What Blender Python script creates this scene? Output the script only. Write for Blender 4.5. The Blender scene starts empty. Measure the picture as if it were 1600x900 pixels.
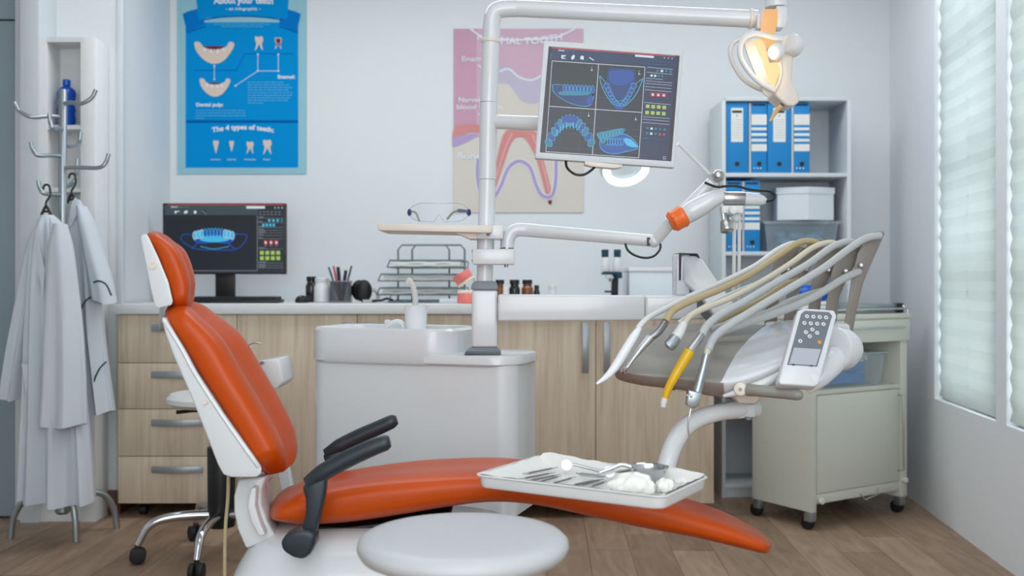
import bpy, bmesh, math, random
from mathutils import Vector, Matrix
random.seed(7)
PI = math.pi
F = 1555.6          # focal length in pixels of the 1600 px wide frame
H = 1.0             # eye height
# ---------------------------------------------------------------- camera, light, exposure
scn = bpy.context.scene
cam_d = bpy.data.cameras.new('camera'); cam = bpy.data.objects.new('camera', cam_d)
scn.collection.objects.link(cam); scn.camera = cam
cam.location = (0, 0, H); cam.rotation_euler = (PI/2, 0, 0)
cam_d.sensor_width = 36; cam_d.lens = 35.0; cam_d.shift_y = -10/1600
cam_d.clip_start = 0.05
cam_d.dof.use_dof = True; cam_d.dof.focus_distance = 2.55; cam_d.dof.aperture_fstop = 3.2
scn.view_settings.view_transform = 'Standard'; scn.view_settings.look = 'None'
scn.view_settings.gamma = 1; scn.view_settings.use_curve_mapping = False
scn.view_settings.exposure = -0.05
w = bpy.data.worlds.new('world'); scn.world = w; w.use_nodes = True
w.node_tree.nodes['Background'].inputs[0].default_value = (0.88, 0.96, 1.0, 1)
w.node_tree.nodes['Background'].inputs[1].default_value = 4.2
def area(name, loc, rot, sx, sy, power, col):
    d = bpy.data.lights.new(name, 'AREA'); d.shape = 'RECTANGLE'; d.size = sx; d.size_y = sy
    d.energy = power; d.color = col
    o = bpy.data.objects.new(name, d); scn.collection.objects.link(o); o.location = loc; o.rotation_euler = rot
    return o
area('ceiling_light_rear', (0.0, 3.75, 2.66), (0, 0, 0), 3.2, 0.7, 31, (0.93, 0.97, 1.0))
area('ceiling_light_middle', (0.1, 1.7, 2.66), (0, 0, 0), 1.8, 0.8, 8, (0.93, 0.97, 1.0))
area('ceiling_light_front', (0.0, -0.3, 2.66), (0, 0, 0), 2.4, 1.2, 30, (0.93, 0.97, 1.0))
area('front_fill_light', (0.45, -1.45, 1.5), (PI/2, 0, 0), 3.2, 2.0, 80, (0.92, 0.97, 1.0))  # added fill light before the solid front wall, brightens surfaces facing the camera
# ---------------------------------------------------------------- helpers
def P(px, py, d):                       # a point seen at a pixel of the photo, d metres in front of the camera
    return Vector(((px-800)/F*d, d, H-(py-440)/F*d))
def px(v, d): return v/F*d
def lin(c):
    r = []
    for x in c:
        x /= 255.0
        r.append(x/12.92 if x <= .04045 else ((x+.055)/1.055)**2.4)
    return (r[0], r[1], r[2], 1)
MATS = {}
def mat(name, col, rough=.5, metal=0, emit=0, trans=0, alpha=1, var=.04, scale=30, bump=0, coat=0, sub=0, spec=.5):
    m = bpy.data.materials.new(name); m.use_nodes = True; nt = m.node_tree; b = nt.nodes['Principled BSDF']
    c = lin(col)
    tc = nt.nodes.new('ShaderNodeTexCoord'); n = nt.nodes.new('ShaderNodeTexNoise'); n.inputs['Scale'].default_value = scale
    n.inputs['Detail'].default_value = 3
    nt.links.new(tc.outputs['Object'], n.inputs['Vector'])
    mx = nt.nodes.new('ShaderNodeMix'); mx.data_type = 'RGBA'
    mx.inputs['A'].default_value = (c[0]*(1-var), c[1]*(1-var), c[2]*(1-var), 1)
    mx.inputs['B'].default_value = (min(1, c[0]*(1+var)), min(1, c[1]*(1+var)), min(1, c[2]*(1+var)), 1)
    nt.links.new(n.outputs['Fac'], mx.inputs['Factor'])
    nt.links.new(mx.outputs['Result'], b.inputs['Base Color'])
    b.inputs['Roughness'].default_value = rough; b.inputs['Metallic'].default_value = metal
    b.inputs['Transmission Weight'].default_value = trans; b.inputs['Alpha'].default_value = alpha
    b.inputs['Coat Weight'].default_value = coat; b.inputs['Coat Roughness'].default_value = .12
    b.inputs['Specular IOR Level'].default_value = spec
    if sub: b.inputs['Subsurface Weight'].default_value = sub; b.inputs['Subsurface Radius'].default_value = (.02, .02, .02)
    if emit:
        b.inputs['Emission Color'].default_value = c; b.inputs['Emission Strength'].default_value = emit
    if bump:
        bp = nt.nodes.new('ShaderNodeBump'); bp.inputs['Strength'].default_value = bump; bp.inputs['Distance'].default_value = .003
        nt.links.new(n.outputs['Fac'], bp.inputs['Height']); nt.links.new(bp.outputs['Normal'], b.inputs['Normal'])
    MATS[name] = m
    return m
class MB:
    def __init__(s): s.v = []; s.f = []; s.m = []; s.mi = 0
    def add(s, vs, fs, mi=None):
        o = len(s.v); s.v += [Vector(v) for v in vs]
        s.f += [[i+o for i in f] for f in fs]; s.m += [s.mi if mi is None else mi]*len(fs); return s
    def box(s, x0, x1, y0, y1, z0, z1, mi=None):
        vs = [(x, y, z) for x in (x0, x1) for y in (y0, y1) for z in (z0, z1)]
        return s.add(vs, [(0,1,3,2), (4,6,7,5), (0,4,5,1), (2,3,7,6), (0,2,6,4), (1,5,7,3)], mi)
    def obox(s, c, U, V, W, mi=None):   # centre and three half-axes
        c = Vector(c); U = Vector(U); V = Vector(V); W = Vector(W)
        vs = [c+a*U+b*V+e*W for a in (-1, 1) for b in (-1, 1) for e in (-1, 1)]
        return s.add(vs, [(0,1,3,2), (4,6,7,5), (0,4,5,1), (2,3,7,6), (0,2,6,4), (1,5,7,3)], mi)
    def beam(s, a, b, wd, ht, up=(0, 0, 1), mi=None):  # box from a to b, width wd, height ht
        a = Vector(a); b = Vector(b); d = b-a; L = d.normalized(); R = L.cross(Vector(up)).normalized(); U = R.cross(L)
        return s.obox((a+b)/2, d/2, R*wd/2, U*ht/2, mi)
    def rings(s, R, cap=True, closed=False, mi=None):
        n = len(R[0]); vs = [v for r in R for v in r]; fs = []
        k = len(R)
        for i in range(k if closed else k-1):
            j = (i+1) % k
            for q in range(n): fs.append((i*n+q, i*n+(q+1) % n, j*n+(q+1) % n, j*n+q))
        if cap and not closed: fs.append(tuple(range(n-1, -1, -1))); fs.append(tuple(range((k-1)*n, k*n)))
        return s.add(vs, fs, mi)
    def tube(s, pts, r, n=10, k=0, cap=True, mi=None, closed=False, flat=1.0, up=None):
        pts = [Vector(p) for p in pts]
        rr = list(r) if isinstance(r, (list, tuple)) else [r]*len(pts)
        if k: pts, rr = smooth(pts, rr, k, closed)
        R = []; N = len(pts); T = []
        for i in range(N):
            a = pts[i-1] if (i > 0 or closed) else pts[0]
            b = pts[(i+1) % N] if (i < N-1 or closed) else pts[-1]
            t = (b-a); T.append(t.normalized() if t.length > 1e-9 else Vector((0, 0, 1)))
        ref = Vector(up) if up else (Vector((0, 0, 1)) if abs(T[0].z) < .9 else Vector((0, 1, 0)))
        u = (ref-T[0]*ref.dot(T[0])).normalized()
        for i in range(N):
            t = T[i]; u = u-t*u.dot(t)
            u = u.normalized() if u.length > 1e-6 else t.orthogonal().normalized()
            w_ = t.cross(u)
            R.append([pts[i]+(u*math.cos(2*PI*q/n)*flat+w_*math.sin(2*PI*q/n))*rr[i] for q in range(n)])
        return s.rings(R, cap, closed, mi)
    def cyl(s, a, b, r0, r1=None, n=20, mi=None):
        return s.tube([a, b], [r0, r0 if r1 is None else r1], n, mi=mi)
    def lathe(s, prof, c, n=28, ax=(0, 0, 1), mi=None, sx=1, sy=1):
        ax = Vector(ax).normalized(); u = ax.orthogonal().normalized() if abs(ax.z) < .999 else Vector((1, 0, 0)); w_ = ax.cross(u); c = Vector(c)
        R = [[c+ax*z+(u*math.cos(2*PI*q/n)*sx+w_*math.sin(2*PI*q/n)*sy)*max(r, 1e-4) for q in range(n)] for r, z in prof]
        return s.rings(R, True, False, mi)
    def sphere(s, c, r, sc=(1, 1, 1), n=18, mi=None):
        prof = [(math.sin(PI*i/12), -math.cos(PI*i/12)) for i in range(13)]
        c = Vector(c)
        R = [[c+Vector((math.cos(2*PI*q/n)*max(a, .01)*r*sc[0], math.sin(2*PI*q/n)*max(a, .01)*r*sc[1], b*r*sc[2])) for q in range(n)] for a, b in prof]
        return s.rings(R, True, False, mi)
    def prism(s, poly, ext, mi=None):
        poly = [Vector(p) for p in poly]; ext = Vector(ext); n = len(poly)
        vs = poly+[p+ext for p in poly]
        fs = [tuple(range(n)), tuple(range(2*n-1, n-1, -1))]+[(i, i+n, (i+1) % n+n, (i+1) % n) for i in range(n)]
        return s.add(vs, fs, mi)
    def xf(s, Mx):
        s.v = [Mx @ v for v in s.v]; return s
    def build(s, name, mats, parent=None, loc=None, bevel=0, seg=2, sub=0, ang=38, flat=False):
        if not isinstance(mats, (list, tuple)): mats = [mats]
        base = Vector((0, 0, 0)); p = parent
        while p is not None: base += p.location; p = p.parent
        if loc is not None: loc = Vector(loc)
        off = base+(loc if (loc is not None and parent is None) else Vector((0, 0, 0)))
        bm = bmesh.new(); vv = [bm.verts.new(v-off) for v in s.v]
        for f, m in zip(s.f, s.m):
            try:
                fc = bm.faces.new([vv[i] for i in f]); fc.material_index = m
            except ValueError: pass
        if not flat:
            bmesh.ops.remove_doubles(bm, verts=bm.verts, dist=1e-6)
            bmesh.ops.recalc_face_normals(bm, faces=bm.faces)
        if bevel:
            es = [e for e in bm.edges if len(e.link_faces) == 2 and e.calc_face_angle(0) > math.radians(30)]
            bmesh.ops.bevel(bm, geom=es, offset=bevel, segments=seg, affect='EDGES', profile=.5, clamp_overlap=True)
        for fc in bm.faces: fc.smooth = not flat
        for e in bm.edges:
            if len(e.link_faces) == 2: e.smooth = e.calc_face_angle(0) < math.radians(ang)
        me = bpy.data.meshes.new(name); bm.to_mesh(me); bm.free()
        for m in mats: me.materials.append(MATS[m] if isinstance(m, str) else m)
        o = bpy.data.objects.new(name, me); scn.collection.objects.link(o)
        if parent is not None: o.parent = parent
        elif loc is not None: o.location = loc
        if sub:
            md = o.modifiers.new('subdivision', 'SUBSURF'); md.levels = sub; md.render_levels = sub
        return o
def smooth(pts, rr, k, closed=False):
    out = []; ro = []; n = len(pts)
    for i in range(n if closed else n-1):
        p0 = pts[i-1] if (i > 0 or closed) else pts[0]*2-pts[1]
        p1 = pts[i]; p2 = pts[(i+1) % n]
        p3 = pts[(i+2) % n] if (i+2 < n or closed) else p2*2-p1
        for j in range(k):
            t = j/k
            out.append(.5*((2*p1)+(p2-p0)*t+(2*p0-5*p1+4*p2-p3)*t*t+(3*p1-3*p2-p0+p3)*t**3))
            ro.append(rr[i]*(1-t)+rr[(i+1) % n]*t)
    if not closed: out.append(pts[-1]); ro.append(rr[-1])
    return out, ro
def thing(name, loc, label, cat, group=None, rz=0):
    o = bpy.data.objects.new(name, None); scn.collection.objects.link(o); o.location = loc
    o.empty_display_size = .05
    return tag(o, label, cat, group)
def tag(o, label, cat, group=None):
    o['label'] = label; o['category'] = cat
    if group: o['group'] = group
    return o
def struct(o, label=None):
    o['kind'] = 'structure'
    if label: o['label'] = label
    return o
def lab(o, s): o['label'] = s; return o
def dup(root, loc, label, group=None):
    r = root.copy(); scn.collection.objects.link(r); r.location = loc; r['label'] = label
    if group: r['group'] = group
    def rec(a, b):
        for ch in list(a.children):
            c = ch.copy(); scn.collection.objects.link(c); c.parent = b; rec(ch, c)
    rec(root, r)
    return r
_font = {}
def glyphs(txt):                          # flat mesh of one line of lettering, unit cap size, origin at left baseline
    if txt in _font: return _font[txt]
    c = bpy.data.curves.new('lettering', 'FONT'); c.body = txt; c.size = 1; c.resolution_u = 3
    o = bpy.data.objects.new('lettering', c); scn.collection.objects.link(o)
    me = bpy.data.meshes.new_from_object(o)
    vs = [v.co.copy() for v in me.vertices]; fs = [tuple(p.vertices) for p in me.polygons]
    bpy.data.objects.remove(o); bpy.data.curves.remove(c); bpy.data.meshes.remove(me)
    _font[txt] = (vs, fs); return _font[txt]
class Art(MB):
    """flat artwork printed on, or shown by, an upright plane at distance d; coordinates in photo pixels"""
    def __init__(s, d, step=.0004): MB.__init__(s); s.d = d; s.step = step; s.z = 1; s.n = 0
    def pt(s, x, y, z=None): return P(x, y, s.d)+Vector((0, -(s.z if z is None else z)*s.step, 0))
    def add(s, vs, fs, mi=None):
        s.n += 1; return MB.add(s, [Vector(v)-Vector((0, s.n*2.5e-6, 0)) for v in vs], fs, mi)
    def poly(s, pts, mi): return s.add([s.pt(*p) for p in pts], [tuple(range(len(pts)))], mi)
    def rect(s, x0, y0, x1, y1, mi): return s.poly([(x0, y0), (x0, y1), (x1, y1), (x1, y0)], mi)
    def line(s, pts, w_, mi, closed=False):
        if closed: pts = pts+[pts[0]]
        for (a, b), (c, d) in zip(pts[:-1], pts[1:]):
            L = math.hypot(c-a, d-b) or 1; nx, ny = -(d-b)/L*w_/2, (c-a)/L*w_/2
            s.poly([(a+nx, b+ny), (c+nx, d+ny), (c-nx, d-ny), (a-nx, b-ny)], mi)
        return s
    def ell(s, cx, cy, rx, ry, mi, rot=0, n=20):
        c, q = math.cos(rot), math.sin(rot)
        return s.poly([(cx+rx*math.cos(2*PI*i/n)*c-ry*math.sin(2*PI*i/n)*q, cy+rx*math.cos(2*PI*i/n)*q+ry*math.sin(2*PI*i/n)*c) for i in range(n)], mi)
    def ring(s, cx, cy, rx, ry, w_, mi, rot=0, n=22):
        c, q = math.cos(rot), math.sin(rot)
        return s.line([(cx+rx*math.cos(2*PI*i/n)*c-ry*math.sin(2*PI*i/n)*q, cy+rx*math.cos(2*PI*i/n)*q+ry*math.sin(2*PI*i/n)*c) for i in range(n)], w_, mi, True)
    def curve(s, pts, w_, mi, k=6):
        q, _ = smooth([Vector((a, b, 0)) for a, b in pts], [1]*len(pts), k)
        return s.line([(v.x, v.y) for v in q], w_, mi)
    def blob(s, pts, mi, k=5):
        q, _ = smooth([Vector((a, b, 0)) for a, b in pts], [1]*len(pts), k, True)
        return s.poly([(v.x, v.y) for v in q], mi)
    def text(s, txt, x, y, size, mi, rot=0, arc=0, center=False, bold=0, width=None):
        vs, fs = glyphs(txt); sc = size
        W = max([v.x for v in vs] or [0]); sx = sc if width is None else width/max(W, .01)
        ox = -W*sx/2 if center else 0
        for b in ((0, 0),) if not bold else ((0, 0), (bold, 0), (0, bold), (bold, bold)):
            out = []
            for v in vs:
                a = v.x*sx+ox+b[0]; h = v.y*sc+b[1]
                yy = y-h
                if arc: yy += arc*(2*a/(W*sx))**2 if center else arc*(2*(a/(W*sx))-1)**2
                dx, dy = a, yy-y
                out.append(s.pt(x+dx*math.cos(rot)-dy*math.sin(rot), y+dx*math.sin(rot)+dy*math.cos(rot)))
            s.add(out, fs, mi)
        return s
# ---------------------------------------------------------------- materials
mat('wall_paint', (222, 226, 229), .85, var=.012, scale=2)
mat('wall_paint_brightened', (232, 236, 240), .85, var=.02, scale=2)  # same white paint, lightened to make up for weak light on the right wall
mat('door_paint', (140, 156, 165), .6, var=.03, scale=2)
mat('white_laminate', (226, 228, 228), .45)
mat('grey_laminate', (206, 212, 216), .5)
mat('white_enamel', (216, 220, 222), .22, var=.01, scale=4, coat=.4)
mat('cream_plastic', (224, 216, 204), .35, var=.02)
mat('stool_vinyl', (190, 193, 195), .4, var=.01)
mat('white_plastic', (222, 223, 223), .35, var=.015)
mat('cup_plastic', (234, 237, 240), .3, var=.01, sub=.2)
mat('orange_leather', (190, 72, 1), .36, var=.05, scale=9, bump=.03, spec=.3)
mat('grey_pad', (140, 137, 130), .38, var=.03, scale=5)
mat('whip_grey', (134, 127, 119), .42, var=.03, scale=8)
mat('dark_armrest', (34, 45, 52), .42, var=.08)
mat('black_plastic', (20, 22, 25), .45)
mat('black_rubber', (16, 16, 18), .6)
mat('collar_grey', (122, 130, 138), .4)
mat('chrome', (205, 207, 210), .12, metal=1, var=.02)
mat('steel', (190, 191, 192), .28, metal=1, var=.04)
mat('steel_dark', (150, 148, 148), .28, metal=1, var=.06)
mat('satin_metal', (170, 178, 182), .35, metal=.9, var=.03)
mat('handle_metal', (168, 174, 178), .4, metal=.6, var=.02)
mat('hose_white', (216, 218, 216), .45, var=.02)
mat('hose_beige', (178, 162, 124), .5, var=.05)
mat('hose_cream', (206, 198, 178), .5, var=.03)
mat('hose_grey', (182, 186, 186), .5, var=.03)
mat('yellow_plastic', (222, 176, 14), .35)
mat('orange_plastic', (238, 110, 38), .35)
mat('tan_handle', (206, 166, 112), .45)
mat('label_grey', (108, 116, 124), .5, var=.02)
mat('lcd_grey', (176, 182, 190), .3, var=.01)
mat('button_white', (228, 230, 230), .45)
mat('button_amber', (226, 152, 34), .45)
mat('binder_blue', (0, 128, 196), .6, var=.05)
mat('binder_dark', (16, 40, 70), .6)
mat('paper', (226, 226, 222), .75, var=.02)
mat('paper_grey', (196, 196, 194), .75)
mat('print_grey', (150, 152, 154), .8)
mat('cardboard_white', (214, 220, 226), .7)
mat('coat_fabric', (204, 211, 218), .85, var=.02, scale=60)
mat('piping_teal', (18, 62, 76), .7)
mat('wood_brown', (92, 58, 40), .5, var=.15)
mat('blue_plastic', (4, 84, 190), .25, var=.06)
mat('blue_cloth', (0, 108, 186), .7, var=.12, scale=18)
mat('cyan_cloth', (110, 150, 176), .7, var=.3, scale=14)
mat('cream_metal', (206, 208, 196), .35, var=.02, scale=3)
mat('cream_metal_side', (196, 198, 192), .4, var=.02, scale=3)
mat('pink_gum', (236, 128, 120), .4)
mat('tooth_white', (240, 232, 214), .35)
mat('amber_glass', (120, 62, 14), .15, var=.1, coat=.5)
mat('dark_glass', (24, 22, 22), .15, coat=.4)
mat('cotton', (236, 234, 228), .95, var=.03, scale=80, bump=.4)
mat('wire_teal', (96, 116, 120), .35, metal=.6)
mat('red_pen', (200, 40, 50), .4)
mat('navy_plastic', (24, 44, 100), .35)
mat('ring_glow', (214, 250, 246), .5, emit=2.2)
mat('screen_dark', (10, 14, 20), .25)
mat('mirror_face', (236, 234, 236), .25, metal=.2)
def clear(name, col, alpha, rough=.08, ior=1.3):
    m = mat(name, col, rough, var=.01); nt = m.node_tree; b = nt.nodes['Principled BSDF']
    out = nt.nodes['Material Output']; tr = nt.nodes.new('ShaderNodeBsdfTransparent')
    mx = nt.nodes.new('ShaderNodeMixShader'); ly = nt.nodes.new('ShaderNodeLayerWeight'); ly.inputs['Blend'].default_value = .35
    mth = nt.nodes.new('ShaderNodeMath'); mth.operation = 'MULTIPLY_ADD'; mth.inputs[1].default_value = .55; mth.inputs[2].default_value = alpha
    mth.use_clamp = True
    nt.links.new(ly.outputs['Facing'], mth.inputs[0]); nt.links.new(mth.outputs[0], mx.inputs['Fac'])
    nt.links.new(tr.outputs[0], mx.inputs[1]); nt.links.new(b.outputs[0], mx.inputs[2]); nt.links.new(mx.outputs[0], out.inputs['Surface'])
clear('clear_plastic', (205, 216, 222), .14)
clear('cloudy_plastic', (176, 192, 204), .32)
clear('clear_lens', (214, 226, 234), .05)
clear('mesh_grey', (84, 86, 92), .42)
clear('blue_bottle_plastic', (0, 78, 190), .75)
def screen(name, col, e=.9):
    m = mat(name, (6, 8, 10), .3, var=0); b = m.node_tree.nodes['Principled BSDF']
    b.inputs['Emission Color'].default_value = lin(col); b.inputs['Emission Strength'].default_value = e
screen('lamp_glow', (255, 208, 146), 1.25); screen('bulb_lit_amber', (252, 192, 128), .95)
for n_, c_ in dict(s_black=(26, 32, 40), s_navy=(26, 48, 88), s_navy2=(34, 42, 78), s_white=(214, 226, 236), s_grid=(58, 96, 150), s_blue=(14, 74, 160),
                   s_cyan=(70, 186, 230), s_deep=(10, 52, 118), s_teal=(30, 120, 150), s_red=(200, 60, 72), s_green=(168, 196, 96), s_grey=(60, 74, 82), s_char=(34, 44, 50), s_line=(128, 138, 146)).items():
    screen(n_, c_)
for n_, c_ in dict(p_teal=(150, 196, 208), p_blue=(0, 142, 210), p_blue2=(0, 118, 198), p_navy=(0, 90, 166), p_white=(224, 228, 236), p_cream=(222, 202, 186), p_maroon=(120, 44, 56),
                   p_pink=(206, 172, 190), p_pink2=(198, 156, 176), p_beige=(212, 206, 196), p_lilac=(176, 160, 200), p_rose=(208, 142, 140), p_rose2=(222, 176, 178), p_enamel=(190, 184, 202), p_lightblue=(96, 176, 220), p_dark=(60, 70, 74)).items():
    mat(n_, c_, .8, var=.02, scale=6, spec=.1)
# sky gradient printed on the pink poster
m = MATS['p_pink']; nt = m.node_tree
# wood grain of the cupboard fronts
def wood(name, c1, c2, c3):
    m = bpy.data.materials.new(name); m.use_nodes = True; nt = m.node_tree; b = nt.nodes['Principled BSDF']; b.inputs['Roughness'].default_value = .5
    tc = nt.nodes.new('ShaderNodeTexCoord'); mp = nt.nodes.new('ShaderNodeMapping'); mp.inputs['Scale'].default_value = (14, 14, .9)
    n = nt.nodes.new('ShaderNodeTexNoise'); n.inputs['Scale'].default_value = 2.0; n.inputs['Detail'].default_value = 6; n.inputs['Roughness'].default_value = .6; n.inputs['Distortion'].default_value = .5
    mp2 = nt.nodes.new('ShaderNodeMapping'); mp2.inputs['Scale'].default_value = (110, 110, 2.2)
    n2 = nt.nodes.new('ShaderNodeTexNoise'); n2.inputs['Scale'].default_value = 1.5; n2.inputs['Detail'].default_value = 3
    cr = nt.nodes.new('ShaderNodeValToRGB'); e = cr.color_ramp.elements
    e[0].position = .3; e[0].color = lin(c1); e[1].position = .72; e[1].color = lin(c3); x = e.new(.5); x.color = lin(c2)
    add = nt.nodes.new('ShaderNodeMath'); add.operation = 'MULTIPLY_ADD'; add.inputs[1].default_value = .28
    L = nt.links.new
    L(tc.outputs['Object'], mp.inputs[0]); L(tc.outputs['Object'], mp2.inputs[0]); L(mp.outputs[0], n.inputs['Vector']); L(mp2.outputs[0], n2.inputs['Vector'])
    sb = nt.nodes.new('ShaderNodeMath'); sb.operation = 'SUBTRACT'; sb.inputs[1].default_value = .14
    L(n2.outputs['Fac'], add.inputs[0]); L(n.outputs['Fac'], sb.inputs[0]); L(sb.outputs[0], add.inputs[2]); L(add.outputs[0], cr.inputs[0]); L(cr.outputs[0], b.inputs['Base Color'])
    MATS[name] = m
wood('oak_laminate', (190, 170, 146), (208, 191, 169), (220, 205, 184))
def floor_mat():
    m = bpy.data.materials.new('laminate_planks'); m.use_nodes = True; nt = m.node_tree; b = nt.nodes['Principled BSDF']; L = nt.links.new
    tc = nt.nodes.new('ShaderNodeTexCoord'); mp = nt.nodes.new('ShaderNodeMapping'); mp.inputs['Rotation'].default_value = (0, 0, PI/2+.035)
    br = nt.nodes.new('ShaderNodeTexBrick'); br.inputs['Scale'].default_value = 1; br.inputs['Brick Width'].default_value = .62; br.inputs['Row Height'].default_value = .155
    br.inputs['Mortar Size'].default_value = .0016; br.inputs['Mortar Smooth'].default_value = .3; br.offset = .37; br.inputs['Bias'].default_value = 0
    br.inputs['Color1'].default_value = lin((130, 106, 86)); br.inputs['Color2'].default_value = lin((164, 139, 117)); br.inputs['Mortar'].default_value = lin((88, 68, 56))
    n = nt.nodes.new('ShaderNodeTexNoise'); n.inputs['Scale'].default_value = 3; n.inputs['Detail'].default_value = 8; n.inputs['Distortion'].default_value = .8
    mp2 = nt.nodes.new('ShaderNodeMapping'); mp2.inputs['Scale'].default_value = (9, 1.4, 1)
    mx = nt.nodes.new('ShaderNodeMix'); mx.data_type = 'RGBA'; mx.blend_type = 'SOFT_LIGHT'; mx.inputs['Factor'].default_value = .7
    L(tc.outputs['Object'], mp.inputs[0]); L(mp.outputs[0], br.inputs['Vector']); L(tc.outputs['Object'], mp2.inputs[0]); L(mp2.outputs[0], n.inputs['Vector'])
    L(br.outputs['Color'], mx.inputs['A']); L(n.outputs['Fac'], mx.inputs['B']); L(mx.outputs['Result'], b.inputs['Base Color'])
    b.inputs['Roughness'].default_value = .5
    MATS['laminate_planks'] = m
floor_mat()
def blind_mat():
    m = bpy.data.materials.new('blind_fabric'); m.use_nodes = True; nt = m.node_tree; L = nt.links.new
    d = nt.nodes.new('ShaderNodeBsdfDiffuse'); t = nt.nodes.new('ShaderNodeBsdfTranslucent'); mx = nt.nodes.new('ShaderNodeMixShader')
    tc = nt.nodes.new('ShaderNodeTexCoord'); n = nt.nodes.new('ShaderNodeTexNoise'); n.inputs['Scale'].default_value = 5
    cr = nt.nodes.new('ShaderNodeValToRGB'); cr.color_ramp.elements[0].color = lin((214, 220, 218)); cr.color_ramp.elements[1].color = lin((228, 232, 230))
    L(tc.outputs['Object'], n.inputs['Vector']); L(n.outputs['Fac'], cr.inputs[0]); L(cr.outputs[0], d.inputs[0]); L(cr.outputs[0], t.inputs[0])
    mx.inputs[0].default_value = .55; L(d.outputs[0], mx.inputs[1]); L(t.outputs[0], mx.inputs[2]); L(mx.outputs[0], nt.nodes['Material Output'].inputs['Surface'])
    nt.nodes.remove(nt.nodes['Principled BSDF']); MATS['blind_fabric'] = m
blind_mat()
# ---------------------------------------------------------------- room shell
YW = 4.95                               # back wall
def XR(y): return 1.838+.107*(y-4.575)   # right wall stands a little off square
struct(MB().box(-3.2, 2.6, -1.6, 5.1, -.05, 0).build('floor', 'laminate_planks', loc=(0, 0, 0)))
struct(MB().box(-3.2, 3.0, -1.6, 5.1, 2.7, 2.76).build('ceiling', 'wall_paint', loc=(0, 0, 2.7)))
struct(MB().box(-3.2, 2.2, YW, YW+.12, 0, 2.7).build('wall_back', 'wall_paint', loc=(0, YW, 0)))
JX = -1.698; JY = 4.28
struct(MB().box(-3.2, JX, JY, YW, 0, 2.7).build('wall_left_pier', 'wall_paint', loc=(-2.4, JY, 0)))
struct(MB().box(-3.2, -3.08, -1.6, JY, 0, 2.7).build('wall_left', 'wall_paint', loc=(-3.1, 1, 0)))
struct(MB().box(-3.2, 3.0, -1.72, -1.6, 0, 2.7).build('wall_front', 'wall_paint', loc=(0, -1.6, 0)))
# right wall: solid pieces around two window openings
def rpiece(y0, y1, z0, z1, name, t=.16, inset=0, m='wall_paint_brightened', par=None):
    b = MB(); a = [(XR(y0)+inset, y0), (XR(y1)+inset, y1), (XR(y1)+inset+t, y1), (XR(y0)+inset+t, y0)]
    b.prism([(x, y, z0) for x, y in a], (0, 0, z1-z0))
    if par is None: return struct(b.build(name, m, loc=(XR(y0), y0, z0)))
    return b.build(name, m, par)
wz0, wz1 = .5, 2.5
W1 = (3.558, 4.249); W2 = (2.62, 3.462)
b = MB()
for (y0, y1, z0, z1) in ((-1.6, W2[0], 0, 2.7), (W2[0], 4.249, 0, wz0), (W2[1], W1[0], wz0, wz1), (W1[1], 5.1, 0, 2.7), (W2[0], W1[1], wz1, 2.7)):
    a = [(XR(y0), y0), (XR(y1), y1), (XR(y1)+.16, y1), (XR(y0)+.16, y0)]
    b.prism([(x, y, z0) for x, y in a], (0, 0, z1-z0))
struct(b.build('wall_right', 'wall_paint_brightened', loc=(1.8, 2, 0), flat=True))
for k, (y0, y1) in enumerate((W1, W2)):
    b = MB()
    def fr(a, c, z0, z1):
        q = [(XR(a)+.09, a), (XR(c)+.09, c), (XR(c)+.13, c), (XR(a)+.13, a)]
        b.prism([(x, y, z0) for x, y in q], (0, 0, z1-z0))
    fr(y0, y0+.05, wz0, wz1); fr(y1-.05, y1, wz0, wz1); fr(y0, y1, wz0, wz0+.05); fr(y0, y1, wz1-.05, wz1)
    for z in (1.0, 1.47, 1.95): fr(y0, y1, z-.018, z+.018)
    wn = struct(b.build('window_%d' % (k+1), 'white_plastic', loc=(XR(y0), y0, wz0)))
    g = MB(); q = [(XR(y0)+.105, y0+.02), (XR(y1)+.105, y1-.02), (XR(y1)+.11, y1-.02), (XR(y0)+.11, y0+.02)]
    g.prism([(x, y, wz0+.02) for x, y in q], (0, 0, wz1-wz0-.04)); lab(g.build('window_pane', 'clear_lens', wn), 'clear window glass')
# pleated blinds, two side by side in each opening
def blind(y0, y1, label, top=2.46, bottom=.515, xi=.010):
    n = int((top-bottom)/.073)*2; R = []; x_in = xi
    for i in range(n+1):
        z = bottom+(top-bottom)*i/n; dx = x_in+(.004 if i % 2 else 0); e = .013 if i % 2 else 0
        R.append((z, dx, e))
    b = MB(); vs = []
    for z, dx, e in R:
        vs += [(XR(y0)+dx, y0+e, z), (XR(y1)+dx, y1-e, z), (XR(y1)+dx+.0012, y1-e, z), (XR(y0)+dx+.0012, y0+e, z)]
    fs = []
    for i in range(n):
        o = 4*i
        for q in range(4): fs.append((o+q, o+(q+1) % 4, o+4+(q+1) % 4, o+4+q))
    b.add(vs, fs)
    t = thing('pleated_blind', (XR((y0+y1)/2)+.04, (y0+y1)/2, bottom), label, 'blind', 'pleated window blinds')
    b.build('pleated_fabric', 'blind_fabric', t, ang=10)
    for nm, z in (('bottom_rail', bottom-.012), ('top_rail', top)):
        r = MB(); r.prism([(XR(y0)+.026, y0+.004, z), (XR(y1)+.026, y1-.018, z), (XR(y1)+.05, y1-.018, z), (XR(y0)+.05, y0+.004, z)], (0, 0, .014))
        r.build(nm, 'white_plastic', t, bevel=.002)
ym = 1.3485/((1508-800)/F-.107)
blind(ym+.001, W1[1]-.001, 'leftmost white pleated blind, nearest the trolley, closing the far half of the first window', xi=.019)
blind(W1[0]+.002, ym+.014, 'middle white pleated blind, beside the wall strip between the two windows')
blind(W2[0]+.004, W2[1]-.004, 'rightmost white pleated blind, cut off by the edge of the photo')
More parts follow.
